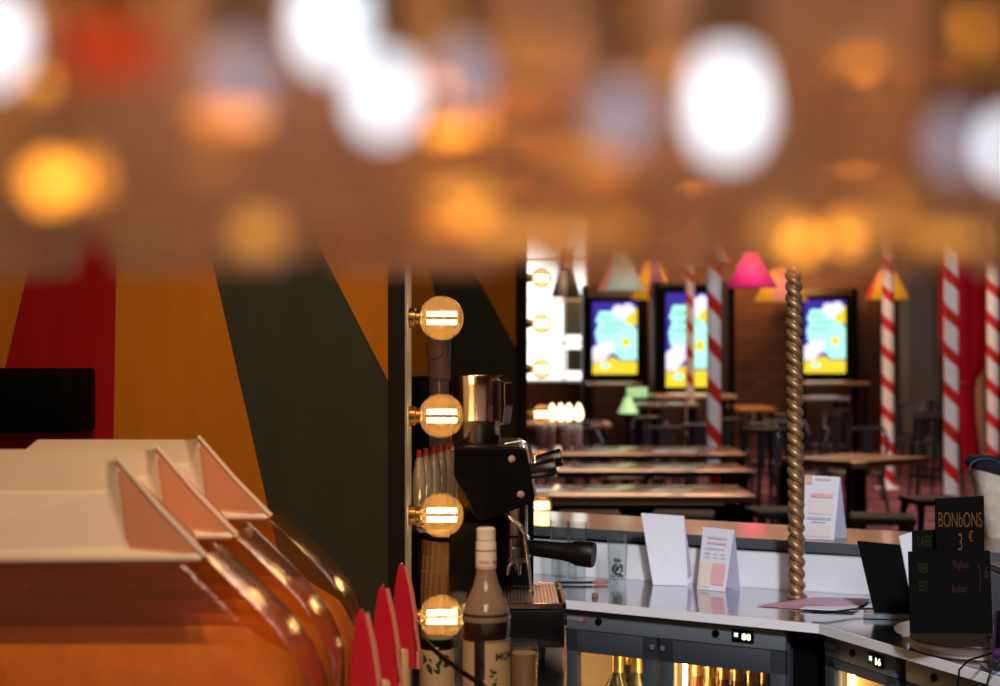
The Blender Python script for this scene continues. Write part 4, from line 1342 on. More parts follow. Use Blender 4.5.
# benches in between (dark)
for i, (y, xr, lb) in enumerate(((7.55, xat(742, 7.55), 'dark bench on the bar side of the nearest long table'), (9.3, xat(738, 9.3), 'dark bench between the nearest and middle long tables'), (10.85, xat(735, 10.85), 'dark bench between the middle and furthest long tables'))):
    t = thing('bench', lb, 'bench', (0, y, 0), group=None)
    m = MB(); m.box(((xr - 2.1) / 2, 0, 0.44), (xr + 2.1, 0.30, 0.035), bevel=0.006); m.build('bench_seat', wood_dark, t)
    m = MB(); m.box(((xr - 2.1) / 2, 0, 0.211), (xr + 1.9, 0.26, 0.42)); m.build('bench_base', black_matte, t, smooth=False)

# striped poles
def stripe_pole(px_top, px_bot, Y, w_px, pitch_px, label):
    x0 = xat(px_bot, Y); x1 = xat(px_top, Y)
    r = w_px / F * Y / 2
    pitch_ = pitch_px / F * Y
    t = thing('striped_pole', label, 'pole', (x0, Y, 0.001), group='candy-striped poles')
    H_ = 4.98
    shear = (x1 - x0) / ((Y * (447 - 232)) / F)
    m = MB()
    n = 36
    nz_ = int(H_ / pitch_ * 24)
    prev = None
    for k in range(nz_ + 1):
        z = H_ * k / nz_
        ring = [m.bm.verts.new(Vector((r * math.cos(2 * PI * i / n) + shear * z * 0.0, r * math.sin(2 * PI * i / n), z))) for i in range(n)]
        if prev:
            for i in range(n):
                f = m.bm.faces.new((prev[i], prev[(i + 1) % n], ring[(i + 1) % n], ring[i]))
                zc = H_ * (k - 0.5) / nz_
                a = (i + 0.5) / n
                ph = (zc / pitch_ + a) % 1.0
                f.material_index = 1 if ph < 0.37 else 0
        prev = ring
    m.build('pole_shaft', [white_paint, red_paint], t, angle=60)
    m = MB(); m.lathe([(0, 0), (r * 2.0, 0), (r * 2.0, 0.012), (r * 1.1, 0.03), (0, 0.03)], 24); m.build('pole_base', white_paint, t)


stripe_pole(713, 714, 12.4, 14, 43, 'thick red and white striped pole in front of the middle screen')
stripe_pole(690, 690, 19.3, 8.5, 26, 'thinner distant striped pole left of the thick one')
stripe_pole(888, 888, 16.7, 12, 30, 'striped pole under the yellow lamp shade')
stripe_pole(949, 951, 13.2, 14, 38.5, 'striped pole in front of the red curtain')
stripe_pole(993, 993, 15.2, 12, 33, 'striped pole at the right edge beside the doorway')

# screens
scr = {
    'blue': emis('screen_blue', (0.07, 0.04, 0.42), 0.9), 'mint': emis('screen_mint', (0.45, 1.0, 0.80), 1.3), 'lav': emis('screen_lavender', (0.85, 0.78, 1.0), 1.3),
    'yel': emis('screen_yellow', (1.0, 0.74, 0.04), 1.1), 'teal': emis('screen_teal', (0.10, 0.52, 0.45), 1.0), 'pl': emis('screen_pale_yellow', (1.0, 0.88, 0.35), 1.1)}


def screen(label, x0p, x1p, y0p, y1p, Y, fr_w=0.07):
    TL = P(x0p, y0p, Y); BR = P(x1p, y1p, Y)
    w = BR.x - TL.x; h = TL.z - BR.z
    t = thing('advertising_screen', label, 'screen', ((TL.x + BR.x) / 2, Y, BR.z))
    m = MB(); m.box((0, 0.06, h / 2), (w + 2 * fr_w, 0.10, h + 2 * fr_w), bevel=0.01); m.build('screen_housing', black_matte, t)
    m = MB(); mats_ = [scr['blue'], scr['mint'], scr['lav'], scr['yel'], scr['teal'], scr['pl']]
    m.prism([(-w / 2, 0, 0), (w / 2, 0, 0), (w / 2, 0, h), (-w / 2, 0, h)], (0, 0.008, 0))
    def pg(pts, mi, lay):
        m.mi = mi
        m.face([((u - 0.5) * w, -0.001 - 0.0006 * lay, v * h) for u, v in pts])
    def disc(cu, cv, ru, rv, mi, lay, n=20):
        pg([(cu + ru * math.cos(2 * PI * k / n), cv + rv * math.sin(2 * PI * k / n)) for k in range(n)], mi, lay)
    pg([(0.1, .78), (.16, .87), (.50, .87), (1, .62), (1, .2), (.60, .2), (.10, .45), (.06, .58), (.14, .70), (.07, .74)], 1, 1)
    pg([(.60, .76), (1, .66), (1, .92), (.80, .90)], 3, 2)
    disc(.58, .88, .14, .08, 2, 3); disc(.80, .90, .14, .08, 2, 3); pg([(.45, .88), (.93, .88), (.70, .74)], 2, 3)
    pg([(0, .18), (0, .36), (.20, .45), (.48, .45), (.50, .34), (.22, .17)], 2, 4)
    pg([(.38, .22), (.50, .30), (.66, .18), (.6, .16)], 0, 5)
    pg([(0, 0), (1, 0), (1, .18), (.62, .18), (.48, .235), (.36, .22), (.15, .16), (0, .17)], 3, 6)
    disc(.75, .44, .10, .06, 3, 5)
    disc(.28, .11, .12, .035, 1, 7)
    m.mi = 4
    for (tx, u, v) in (('OPTI', .32, .755), ('VAN DE', .40, .67), ('BRUNCH', .42, .575)):
        pass
    random.seed(5)
    for (u0, u1, v) in ((.18, .42, .765), (.28, .70, .675), (.16, .58, .585)):
        u = u0
        while u < u1:
            ww = random.uniform(.03, .05)
            pg([(u, v), (u + ww, v), (u + ww, v + .035), (u, v + .035)], 4, 8)
            u += ww + .018
    m.build('display', mats_, t, smooth=False)
    return t


screen('left bright advertising screen on the far wall, nearest the window', 592.5, 637, 302, 374, 22.6)
screen('middle larger advertising screen behind the striped poles', 666, 711, 293, 387, 19.8, 0.10)
screen('right advertising screen behind the twisted bronze pole', 804, 845.5, 300, 373, 22.6)

# screen cabinets / dark kiosks
def kiosk(label, x0p, x1p, top_py, Y, dpt=0.5, py_bot=None):
    x0, x1 = xat(x0p, Y), xat(x1p, Y)
    zt_ = CH - (top_py - 343) / F * Y
    t = thing('arcade_kiosk', label, 'cabinet', ((x0 + x1) / 2, Y, 0))
    m = MB(); m.box((0, 0.35, zt_ / 2), (x1 - x0, 0.4, zt_), bevel=0.02); m.build('kiosk_body', wood_dark, t)
    m = MB(); m.box((-(x1 - x0) / 2 + 0.03, 0.1, zt_ / 2), (0.05, 0.24, zt_)); m.box(((x1 - x0) / 2 - 0.03, 0.1, zt_ / 2), (0.05, 0.24, zt_)); m.build('side_board', black_matte, t, smooth=False)
    return t


kiosk('dark wooden kiosk holding the left screen', 583, 648, 285, 22.561)
kiosk('dark wooden kiosk holding the middle screen', 655, 735, 281, 19.761)
kiosk('dark wooden kiosk holding the right screen', 795, 858, 288, 22.561)

# square/round tables in the back
def bar_table(label, x0p, x1p, py, z, dpt, topm, hleg=True, group=None):
    Y = (CH - z) * F / (py - 343)
    x0, x1 = xat(x0p, Y), xat(x1p, Y)
    t = thing('cafe_table', label, 'table', ((x0 + x1) / 2, Y + dpt / 2, 0), group=group)
    m = MB(); m.box((0, 0, z - 0.02), (x1 - x0, dpt, 0.04), bevel=0.006); m.build('table_top', topm, t)
    for sx in (-1, 1):
        for sy in (-1, 1):
            m = MB(); m.box((sx * ((x1 - x0) / 2 - 0.05), sy * (dpt / 2 - 0.05), (z - 0.04) / 2), (0.045, 0.045, z - 0.04)); m.build('leg', legm, t, smooth=False)
    return t


pale_top = mat('pale_varnished_top', (0.42, 0.28, 0.18), 0.2, coat=0.5)
bar_table('high table with pale top just below the left screen', 588, 643, 383, 1.02, 0.7, pale_top)
bar_table('high table with pale top below the middle screen', 655, 737, 395, 0.98, 0.7, pale_top)
bar_table('high table with pale top below the right screen', 800, 870, 382, 1.04, 0.7, pale_top)
bar_table('table with glossy top reflecting green, below the right screen table', 800, 850, 397, 0.90, 0.6, mat('glossy_grey_top', (0.3, 0.3, 0.32), 0.1, coat=0.8))
bar_table('low orange-brown table left of the bronze pole', 737, 776, 408, 0.80, 0.9, mat('orange_brown_top', (0.45, 0.17, 0.05), 0.3))
bar_table('table with dark top holding green-lit glassware beyond the long tables', 640, 700, 404, 0.94, 0.5, wood_top)
bar_table('narrow brown table under the bright lamps by the window', 520, 612, 424, 0.78, 0.55, mat('brown_top', (0.30, 0.16, 0.09), 0.4))
# corner-on table on the right
Ye = 0.80 * F / (463 - 343)
tt_ = thing('cafe_table', 'square wooden table turned corner-on between bronze pole and striped pole', 'table', (0, 0, 0))
c0, c1, c2 = PZ(780, 458, 0.75), PZ(859, 462, 0.75), PZ(930, 457, 0.75)
c3 = c0 + c2 - c1
ctr = (c0 + c2) / 2
tt_.location = (ctr.x, ctr.y, 0)
m = MB(); m.prism([Vector((p.x, p.y, 0.705)) for p in (c0, c1, c2, c3)], (0, 0, 0.045)); tp_ = m.build('table_top', mat('golden_brown_top', (0.27, 0.15, 0.06), 0.35), tt_, world=True, smooth=False)
for p in (c0, c1, c3):
    pp_ = ctr + (p - ctr) * 0.93
    m = MB(); m.box((pp_.x, pp_.y, 0.352), (0.085, 0.085, 0.704)); m.build('leg', legm, tt_, world=True, smooth=False)
m = MB(); m.box((c1.x, c1.y + 0.02, 0.7275), (0.10, 0.06, 0.047), bevel=0.006); m.build('corner_sheen', mat('corner_sheen_tone', (0.75, 0.70, 0.50), 0.3, 0.3), tt_, world=True)  # sheen on the table's front corner, put in as a pale block

# stools and chairs
stool_seat = mat('stool_seat', (0.010, 0.009, 0.009), 0.7, 0.0, spec=0.15)


def make_stool(h=0.66):
    t = thing('metal_stool', '', 'stool')
    m = MB(); m.box((0, 0, h - 0.012), (0.31, 0.31, 0.024), bevel=0.010, seg=3); m.build('seat', stool_seat, t)
    for sx in (-1, 1):
        for sy in (-1, 1):
            m = MB(); m.tube([(sx * 0.125, sy * 0.125, h - 0.02), (sx * 0.19, sy * 0.19, 0.0)], [0.020, 0.014], 8); m.build('leg', stool_seat, t)
    m = MB(); zz = h * 0.35; r_ = 0.165
    m.tube([(-r_, -r_, zz), (r_, -r_, zz), (r_, r_, zz), (-r_, r_, zz), (-r_, -r_, zz)], 0.009, 6); m.build('foot_rail', stool_seat, t)
    return t


chair_m = mat('chair_metal', (0.045, 0.048, 0.055), 0.3, 0.6)


def make_chair():
    t = thing('metal_chair', '', 'chair')
    h = 0.45
    m = MB(); m.box((0, 0, h - 0.012), (0.37, 0.37, 0.024), bevel=0.01, seg=3); m.build('seat', chair_m, t)
    for sx in (-1, 1):
        for sy in (-1, 1):
            m = MB(); m.tube([(sx * 0.16, sy * 0.16, h - 0.02), (sx * 0.21, sy * 0.21, 0.0)], [0.018, 0.013], 8); m.build('leg', chair_m, t)
    m = MB(); m.tube([(-0.17, 0.16, h), (-0.19, 0.20, h + 0.28), (-0.14, 0.22, h + 0.38), (0.14, 0.22, h + 0.38), (0.19, 0.20, h + 0.28), (0.17, 0.16, h)], 0.014, 8)
    m.box((0, 0.205, h + 0.19), (0.09, 0.012, 0.38), Euler((R(-8), 0, 0))); m.build('backrest', chair_m, t)
    return t


stool = make_stool(); chair = make_chair()
first = True
random.seed(21)
# two stools behind the bar ledge right side
for (px, Y, lb) in ((882, 6.9, 'black metal stool between bar ledge and corner-on table, left one'), (935, 7.7, 'black metal stool between bar ledge and chalkboards, right one'),
                    (781, 7.15, 'black metal stool behind the bar ledge right beside the long tables'),
                    (590, 7.0, 'stool whose seat glints under the nearest long table, left'), (683, 7.0, 'stool whose seat glints under the nearest long table, right')):
    o = stool if first else copy_tree(stool)
    first = False
    o.location = (xat(px, Y), Y, 0.001); o.rotation_euler = (0, 0, random.uniform(-0.3, 0.3)); o.scale = (0.9, 0.9, 1.2)
    tag(o, lb, 'stool')
first = True
clusters = [
    ('black metal chair in the dim rows beyond the furthest long table', 'chairs beyond the long tables',
     [(560, 13.1), (615, 13.0), (670, 13.1), (588, 14.05), (642, 13.95), (696, 14.0), (748, 13.6), (660, 14.9), (715, 15.0), (590, 16.7), (732, 16.2)]),
    ('black metal chair under the tables below the right screen', 'chairs below the right screen',
     [(800, 13.2), (856, 13.4), (775, 14.6), (828, 14.3), (800, 15.7), (852, 15.4), (828, 17.0)]),
    ('grey metal chair against the dark wall between two striped poles', 'chairs between the right poles',
     [(925, 17.5), (903, 18.3), (915, 19.2)]),
]
for lb, grp, spots in clusters:
    for (px, Y) in spots:
        o = chair if first else copy_tree(chair)
        first = False
        o.location = (xat(px, Y), Y, 0.001); o.rotation_euler = (0, 0, random.uniform(-PI, PI))
        tag(o, lb, 'chair', grp)
# stack of high stools at the red curtain
for k, (px, Y, sc) in enumerate(((931, 14.6, 1.0), (940, 15.4, 1.0), (765, 12.5, 1.0))):
    o = copy_tree(stool)
    o.location = (xat(px, Y), Y, 0.001); o.rotation_euler = (0, 0, 0.2 * k); o.scale = (0.9, 0.9, 1.32)
    tag(o, ('tall grey stool left of the striped pole at the red curtain', 'second tall stool half hidden by the striped pole at the curtain', 'tall dark stool left of the bronze pole beside the long tables')[k], 'stool')

# lamps by the window (flame shaped, very bright)
flame = emis('flame_glow', (1.0, 0.80, 0.45), 4)
Yl = (CH - 0.78) * F / (424 - 343) + 0.2
fl0 = thing('flame_lamp', '', 'lamp')
m = MB(); m.lathe([(0.02, 0.02), (0.040, 0.05), (0.043, 0.085), (0.033, 0.135), (0.012, 0.18), (0, 0.19)], 20); m.build('flame_globe', flame, fl0)
m = MB(); m.lathe([(0, 0), (0.045, 0), (0.045, 0.012), (0.022, 0.02), (0.02, 0.03), (0, 0.03)], 20); m.build('lamp_foot', brass, fl0)
for k, px in enumerate((552, 561, 569, 579)):
    o = fl0 if k == 0 else copy_tree(fl0)
    o.location = (xat(px, Yl), Yl + 0.03 * (k % 2), 0.781)
    tag(o, ('leftmost glowing flame lamp, right beside the far bulb post', 'second glowing flame lamp from the left on the brown table', 'third glowing flame lamp from the left on the brown table', 'rightmost and tallest glowing flame lamp on the brown table')[k], 'lamp', 'flame lamps on the brown table')
# pink bottles on the furthest long table
pb_ = thing('pink_bottle', '', 'bottle')
m = MB(); m.lathe([(0, 0), (0.036, 0), (0.040, 0.005), (0.040, 0.105), (0.034, 0.12)], 24); m.build('bottle_body', mat('pale_pink_glass', (0.62, 0.36, 0.40), 0.3, col2=(0.7, 0.5, 0.52), scale=20), pb_)
m = MB(); m.lathe([(0.036, 0.118), (0.041, 0.125), (0.041, 0.165), (0.034, 0.175), (0, 0.176)], 24); m.build('bottle_cap', mat('white_cap', (0.85, 0.84, 0.86), 0.3), pb_)
for k, px in enumerate((541, 550, 566, 577)):
    o = pb_ if k == 0 else copy_tree(pb_)
    o.location = (xat(px, 12.0), 12.0 + 0.02 * (k % 2), 0.751)
    tag(o, ('pink bottle with white cap on the furthest long table, half behind the bulb post', 'second pink white-capped bottle on the furthest long table', 'third pink white-capped bottle, below the flame lamps', 'rightmost pink white-capped bottle on the furthest long table')[k], 'bottle', 'pink bottles on the furthest long table')
# green glass bottle/plant lit on the dark table
gl_ = mat('lit_green', (0.45, 0.85, 0.45), 0.4, emit=(0.45, 0.9, 0.45), es=0.45)
q = P(628, 410, 16.6)
gt = thing('green_lamp', 'pale green glowing cone lamp beyond the long tables, under the left screen', 'lamp', (q.x, 16.6, 0))
m = MB(); m.lathe([(0, 0.81), (0.11, 0.81), (0.085, 0.86), (0.04, 0.97), (0, 0.97)], 24); m.build('lamp_shade', gl_, gt)
m = MB(); m.lathe([(0, 0), (0.14, 0), (0.14, 0.02), (0.02, 0.04), (0.02, 0.81)], 20); m.build('pole', black, gt)
gl2 = thing('green_lamp', 'small square green lit sign beside the green cone lamp', 'lamp', (xat(637, 18.4), 18.4, 0))
m = MB(); m.box((0, 0, 0.97), (0.24, 0.06, 0.12), bevel=0.01); m.build('lit_face', gl_, gl2)
m = MB(); m.box((0, 0, 0.45), (0.04, 0.04, 0.90)); m.box((0, 0, 0.01), (0.2, 0.2, 0.02)); m.build('pole', black, gl2)

# pendant lamps with cone shades
def cone_lamp(label, px, py0, py1, wtop, wbot, Y, mats_, wedges=8, phase=0.0, rim=None, glow=0.0, band=False):
    r1 = wbot / F * Y / 2; r0 = wtop / F * Y / 2
    z1 = CH - (py1 - 343) / F * Y; z0 = CH - (py0 - 343) / F * Y
    t = thing('pendant_lamp', label, 'lamp', (xat(px, Y), Y, z1))
    h = z0 - z1
    m = MB(); n = wedges * 4
    A_ = [m.bm.verts.new(Vector((r1 * math.cos(2 * PI * (i + phase) / n), r1 * math.sin(2 * PI * (i + phase) / n), 0))) for i in range(n)]
    B_ = [m.bm.verts.new(Vector((r0 * math.cos(2 * PI * (i + phase) / n), r0 * math.sin(2 * PI * (i + phase) / n), h))) for i in range(n)]
    for i in range(n):
        f = m.bm.faces.new((A_[i], A_[(i + 1) % n], B_[(i + 1) % n], B_[i])); f.material_index = (i // 4) % len(mats_)
    o = m.build('lamp_shade', mats_, t, angle=60)
    sd = o.modifiers.new('thick', 'SOLIDIFY'); sd.thickness = 0.006
    m = MB(); m.tube([(0, 0, h - 0.01), (0, 0, 4.99 - z1)], 0.006, 6)
    m.lathe([(r0 * 1.02, h - 0.006), (r0 * 1.02, h + 0.03), (0, h + 0.05)], 20); m.build('cord', black, t)
    m = MB(); m.lathe([(0, 0.02), (0.03, 0.03), (0.045, 0.06), (0.03, 0.10), (0.015, 0.13), (0.015, h)], 16); m.build('bulb_or_glow', rim or emis('warm_bulb', (1, 0.6, 0.25), 10), t)
    if band:
        m = MB(); 
        for k in range(3):
            m.mi = k % 2
            m.lathe([(r0 * 1.06, h + 0.01 + 0.075 * k), (r0 * 1.06, h + 0.085 + 0.075 * k)], 20)
        m.build('shade_cap', [white_paint, red_paint], t)
    return t


def shade_mat(name, c, s=0.35):
    return mat(name, c, 0.6, emit=c, es=s)


sy = shade_mat('shade_yellow', (0.85, 0.40, 0.02)); sr = shade_mat('shade_red', (0.75, 0.05, 0.03)); spk = shade_mat('shade_pink', (0.9, 0.03, 0.28), 0.2); smn = shade_mat('shade_mint', (0.45, 0.62, 0.55), 0.3)
sdg = mat('shade_dark', (0.045, 0.05, 0.035), 0.7); ssal = shade_mat('shade_salmon', (0.85, 0.28, 0.2)); spur = shade_mat('shade_purple', (0.22, 0.06, 0.2), 0.15); swh = mat('shade_white', (0.6, 0.62, 0.6), 0.6)
bm_ = emis('warm_bulb', (1, 0.55, 0.2), 10)
cone_lamp('dark green cone pendant lamp with striped cap in front of the window', 566, 268, 297, 14, 30, 17.5, [sdg, sdg, sdg, swh], 6, 2, bm_, band=True)
cone_lamp('pale mint cone pendant lamp above the left screen', 621, 250, 290, 14, 46, 18.5, [smn, smn, ssal], 6, 3, bm_)
cone_lamp('orange rimmed cone pendant lamp right of the mint one', 652, 258, 299, 14, 44, 20.5, [spur, sy], 6, 1, bm_)
cone_lamp('magenta cone pendant lamp behind the thick striped pole', 752, 250, 287, 14, 50, 16.5, [spk], 8, 0, bm_)
cone_lamp('salmon and yellow cone pendant lamp beside the bronze pole', 781, 265, 301, 14, 54, 20.0, [ssal, sy], 6, 0, bm_)
cone_lamp('yellow and red cone pendant lamp above the striped pole', 887, 267, 299, 15, 44, 18.0, [sy, sy, sr], 6, 2, bm_)
cone_lamp('white cone pendant lamp high between the screens', 700, 215, 262, 16, 60, 15.0, [swh, ssal], 6, 1, bm_)
cone_lamp('orange cone pendant lamp high at the right', 835, 205, 252, 16, 60, 14.5, [sy, ssal], 6, 1, bm_)
cone_lamp('red cone pendant lamp high above the curtain', 930, 200, 245, 16, 56, 15.5, [sr, sy], 6, 1, bm_)

# red curtain, tied
cur = thing('red_curtain', 'gathered red velvet curtain tied back beside the doorway', 'curtain', (xat(966, 19.2), 19.2, 0.001))
velvet = mat('red_velvet', (0.40, 0.005, 0.022), 0.7, spec=0.1)
prof = [(0.0, 0.22), (0.5, 0.24), (0.95, 0.20), (1.08, 0.13), (1.12, 0.11), (1.25, 0.12), (1.55, 0.15), (1.62, 0.19), (1.75, 0.32), (1.95, 0.40), (2.4, 0.42), (3.0, 0.42), (4.98, 0.42)]
prof = [(0.0, 0.20), (0.2, 0.18), (0.6, 0.12), (0.95, 0.10), (1.08, 0.11), (1.14, 0.15), (1.25, 0.23), (1.45, 0.31), (1.7, 0.33), (2.4, 0.33), (4.98, 0.33)]
m = MB(); n = 96; prev = None
for z, hw in prof:
    ring = [m.bm.verts.new(Vector((hw * math.cos(2 * PI * i / n) * (1 + 0.0), (0.10 + 0.03 * math.cos(11 * 2 * PI * i / n)) * math.sin(2 * PI * i / n) + 0.02 * math.cos(22 * PI * i / n), z))) for i in range(n)]
    if prev:
        for i in range(n):
            m.bm.faces.new((prev[i], prev[(i + 1) % n], ring[(i + 1) % n], ring[i]))
    prev = ring
m.build('drape', velvet, cur, angle=80)
m = MB(); m.lathe([(0.12, 1.02), (0.14, 1.05), (0.12, 1.08)], 24, Matrix.Diagonal((1, 0.8, 1, 1))); m.build('tieback', mat('dark_red_tie', (0.3, 0.004, 0.01), 0.6), cur)

# ------------------------------------------------------------------ hanging glasses over the near bar edge
haze_g = thin_glass('amber_haze_glass', (0.95, 0.86, 0.78), 0.46, (0.84, 0.62, 0.48), 0.25, 1.4, 0.5, noise=(24, (0.6, 0.6, 2.2)), bump=0.4)  # amber light blurred through stacked glasses, put into the colour as frosted haze
RIM = 1.578
rk = thing('glass_rack', 'overhead rack holding upside-down glasses, blurred along the top', 'rack', (0, 0.5, RIM + 0.17))
m = MB()
for y in (0.29, 0.39, 0.49, 0.59, 0.69):
    m.box((0, y, RIM + 0.178), (0.9, 0.03, 0.012), bevel=0.002)
m.build('rack_rail', wood_dark, rk, world=True)
m = MB()
for x in (-0.43, 0.43):
    m.box((x, 0.49, RIM + 0.192), (0.03, 0.46, 0.018))
    for y in (0.3, 0.68):
        m.cyl((x, y, RIM + 0.19), (x, y, 4.995), 0.005, n=10)
m.build('rack_frame', brass, rk, world=True)
gl0 = thing('hanging_glass', '', 'glass')
m = MB()
pr_ = [(0.0345, 0.0), (0.0385, 0.022), (0.0410, 0.045), (0.0395, 0.066), (0.033, 0.085), (0.020, 0.098), (0.006, 0.104)]
m.lathe(pr_, 48, rib=(0.012, 12)); m.build('bowl', haze_g, gl0, angle=70)
m = MB(); m.lathe([(0.006, 0.104), (0.004, 0.115), (0.004, 0.150), (0.008, 0.160), (0.030, 0.164), (0.030, 0.166), (0, 0.166)], 28)
# foot hooks over the rails
m.lathe([(0.030, 0.166), (0.036, 0.1715), (0, 0.1715)], 28); m.build('stem_foot', clear, gl0)
rows = [(0.34, 4, 0.00), (0.44, 5, 0.03), (0.54, 5, 0.0), (0.64, 6, 0.04)]
first = True
rn = ['nearest row', 'second row', 'third row', 'rearmost row']
for ri, (Y, n, off) in enumerate(rows):
    sp_x = 0.088
    for k in range(n):
        x = (k - (n - 1) / 2) * sp_x + off * 0.5 - 0.01
        o = gl0 if first else copy_tree(gl0); first = False
        o.location = (x, Y, RIM); o.rotation_euler = (0, 0, random.uniform(0, 6.28))
        tag(o, 'upside-down haze-tinted stem glass hanging blurred overhead in the ' + rn[ri], 'glass', 'hanging glasses, ' + rn[ri])

# orange blurs and glints of the glasses, put in as added glowing beads
fw = emis('blur_bead_glow', (1.0, 0.34, 0.03), 4.2)
fs_ = thing('glint_beads', 'string of added orange glints blurred among the hanging glasses', 'added glints', (0, 0.4, RIM + 0.17))
spots = [(50, 182, .33), (86, 178, .345), (12, 30, .40), (215, 118, .40), (225, 55, .45), (470, 214, .42), (440, 222, .5), (500, 222, .5), (530, 60, .42), (590, 155, .45), (545, 205, .6),
         (800, 240, .42), (845, 232, .42), (905, 205, .6), (967, 28, .36), (975, 45, .40), (640, 8, .38), (430, 15, .42), (140, 0, .4), (620, 70, .5), (780, 215, .6), (430, 50, .6), (655, 62, .55)]
m = MB()
for (px, py, Y) in spots:
    c = P(px, py, Y)
    m.lathe([(0, -0.0042), (0.003, -0.003), (0.0042, 0), (0.003, 0.003), (0, 0.0042)], 12, Matrix.Translation(c))
for (px, py, Y, l_) in ((535, 60, .42, .008), (640, 70, .42, .010), (605, 160, .42, .007), (560, 150, .5, .012), (228, 116, .38, .009), (470, 128, .45, .012), (700, 58, .5, .012), (600, 182, .5, .008), (430, 85, .45, .006), (230, 52, .45, .008), (500, 100, .5, .012), (860, 60, .5, .010), (560, 100, .6, .015), (30, 85, .4, .005)):
    c = P(px, py, Y)
    m.lathe([(0, -l_), (0.0022, -l_ * 0.9), (0.0026, 0), (0.0022, l_ * 0.9), (0, l_)], 10, Matrix.Translation(c) @ Matrix.Rotation(R(90 + 8 * math.sin(px)), 4, 'Y'))
fo = m.build('blur_beads', fw, fs_, world=True)
m = MB()
for (px, py, Y, l_, w_) in ((432, 18, .36, .010, .0030), (520, 42, .38, .012, .0026), (545, 62, .38, .010, .0034), (565, 66, .42, .009, .0022), (600, 72, .45, .012, .0020), (648, 66, .37, .010, .0024), (690, 52, .42, .010, .0018),
                        (590, 152, .37, .0065, .0034), (628, 158, .42, .010, .0014), (578, 184, .38, .0045, .0018), (470, 196, .40, .010, .0030), (545, 232, .42, .012, .0034), (600, 225, .42, .010, .0030), (505, 232, .42, .008, .0036),
                        (905, 200, .40, .0060, .0026), (940, 236, .42, .012, .0028), (870, 222, .45, .010, .0022), (218, 52, .36, .0055, .0024), (212, 170, .38, .0060, .0026), (20, 84, .36, .0060, .0030), (95, 10, .36, .010, .0030), (158, 4, .36, .007, .0036), (30, 6, .36, .007, .0026),
                        (404, 131, .42, .008, .0018), (470, 132, .45, .014, .0018), (432, 56, .36, .005, .0030), (258, 232, .36, .0050, .0040), (640, 4, .36, .004, .004), (967, 60, .36, .004, .004), (780, 232, .36, .004, .004), (860, 236, .36, .003, .003)):
    c = P(px, py, Y)
    m.lathe([(0, -l_), (w_ * 0.7, -l_ * 0.8), (w_, 0), (w_ * 0.7, l_ * 0.8), (0, l_)], 10, Matrix.Translation(c) @ Matrix.Rotation(R(90 + 7 * math.sin(px * 1.7)), 4, 'Y'))
m.build('glint_streaks', emis('glint_streak_glow', (1.0, 0.40, 0.07), 1.0), fs_, world=True)['kind'] = 'stuff'  # gold glints of the glass put in as glowing capsules
m = MB()
random.seed(9)
for (px, py) in ((430, 128), (500, 125), (530, 140), (560, 146), (470, 148), (620, 150), (655, 157), (450, 183), (505, 185), (575, 183), (630, 62), (690, 75), (812, 82), (872, 80), (905, 78), (940, 72), (600, 30), (760, 165), (860, 170), (560, 60), (225, 150), (240, 172), (700, 190)):
    Y = random.uniform(0.72, 0.95); l_ = random.uniform(0.008, 0.026)
    c = P(px, py, Y)
    m.lathe([(0, -l_), (0.0010, -l_ * 0.9), (0.0014, 0), (0.0010, l_ * 0.9), (0, l_)], 8, Matrix.Translation(c) @ Matrix.Rotation(R(90 + random.uniform(-9, 9)), 4, 'Y'))
m.build('glint_tips', emis('glint_tip_glow', (1.0, 0.38, 0.05), 26), fs_, world=True)['kind'] = 'stuff'  # thin bright streaks of the glass, drawn as glowing slivers
fo['kind'] = 'stuff'
m = MB()
for (px, py, Y) in spots:
    c = P(px, py, Y)
    m.tube([c + Vector((0, 0, 0.004)), Vector((c.x + 0.004, c.y, (c.z + RIM + 0.19) / 2)), Vector((c.x, c.y, RIM + 0.19))], 0.0006, 5)
o = m.build('glint_wire', brass, fs_, world=True); 
# added glow pins standing in for reflections and refracted red in the glasses
cw = emis('cool_reflection_glow', (0.84, 0.90, 1.0), 3.4)
red_glow = emis('red_refraction_glow', (1.0, 0.07, 0.02), 0.55)  # red panel refracted in the glasses, put in as an added glow
cwd = emis('pale_reflection_glow', (0.62, 0.60, 0.78), 0.75)
for (px, py, Y, r_, lb) in ((330, 30, 0.26, 0.0042, 'blurred cool white added glow top left of centre, upper of its pair'), (384, 100, 0.262, 0.0037, 'blurred cool white added glow left of centre, lower of its pair'),
                            (728, 116, 0.26, 0.0046, 'blurred cool white added glow right of centre under the rack'), (-10, 45, 0.25, 0.0038, 'blurred cool white added glow at the left edge'),
                            (1010, 150, 0.27, 0.0028, 'blurred cool white added glow at the right edge'),
                            (240, 78, 0.27, 0.0042, 'faint lavender added glow left of the big white pair'), (622, 118, 0.30, 0.0045, 'faint lavender added glow left of the big right white blur'),
                            (462, 78, 0.30, 0.0045, 'faint lavender added glow right of the big white pair'), (955, 145, 0.30, 0.0040, 'faint lavender added glow near the right edge'),
                            (88, 48, 0.29, 0.0052, 'dim red added glow at the top left beside the white edge glow'), (135, 52, 0.30, 0.0045, 'dim red added glow at the top left, the right one of two')):
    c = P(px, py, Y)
    t = thing('glow_pin', lb, 'lamp', c, group='added glow pins under the glass rack')
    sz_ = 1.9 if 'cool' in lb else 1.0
    m = MB(); m.lathe([(0, -r_ * 1.25), (r_ * .6, -r_), (r_, 0), (r_ * .75, r_ * .8 * sz_), (r_ * .35, r_ * 1.4 * sz_), (0, r_ * 1.4 * sz_)], 20); m.build('bulb_or_glow', cwd if 'faint' in lb else (red_glow if 'dim red' in lb else cw), t)
    m = MB(); m.cyl((0, 0, r_ * 1.3), (0, 0, RIM + 0.19 - c.z), 0.003, n=8); m.build('stem', black, t)

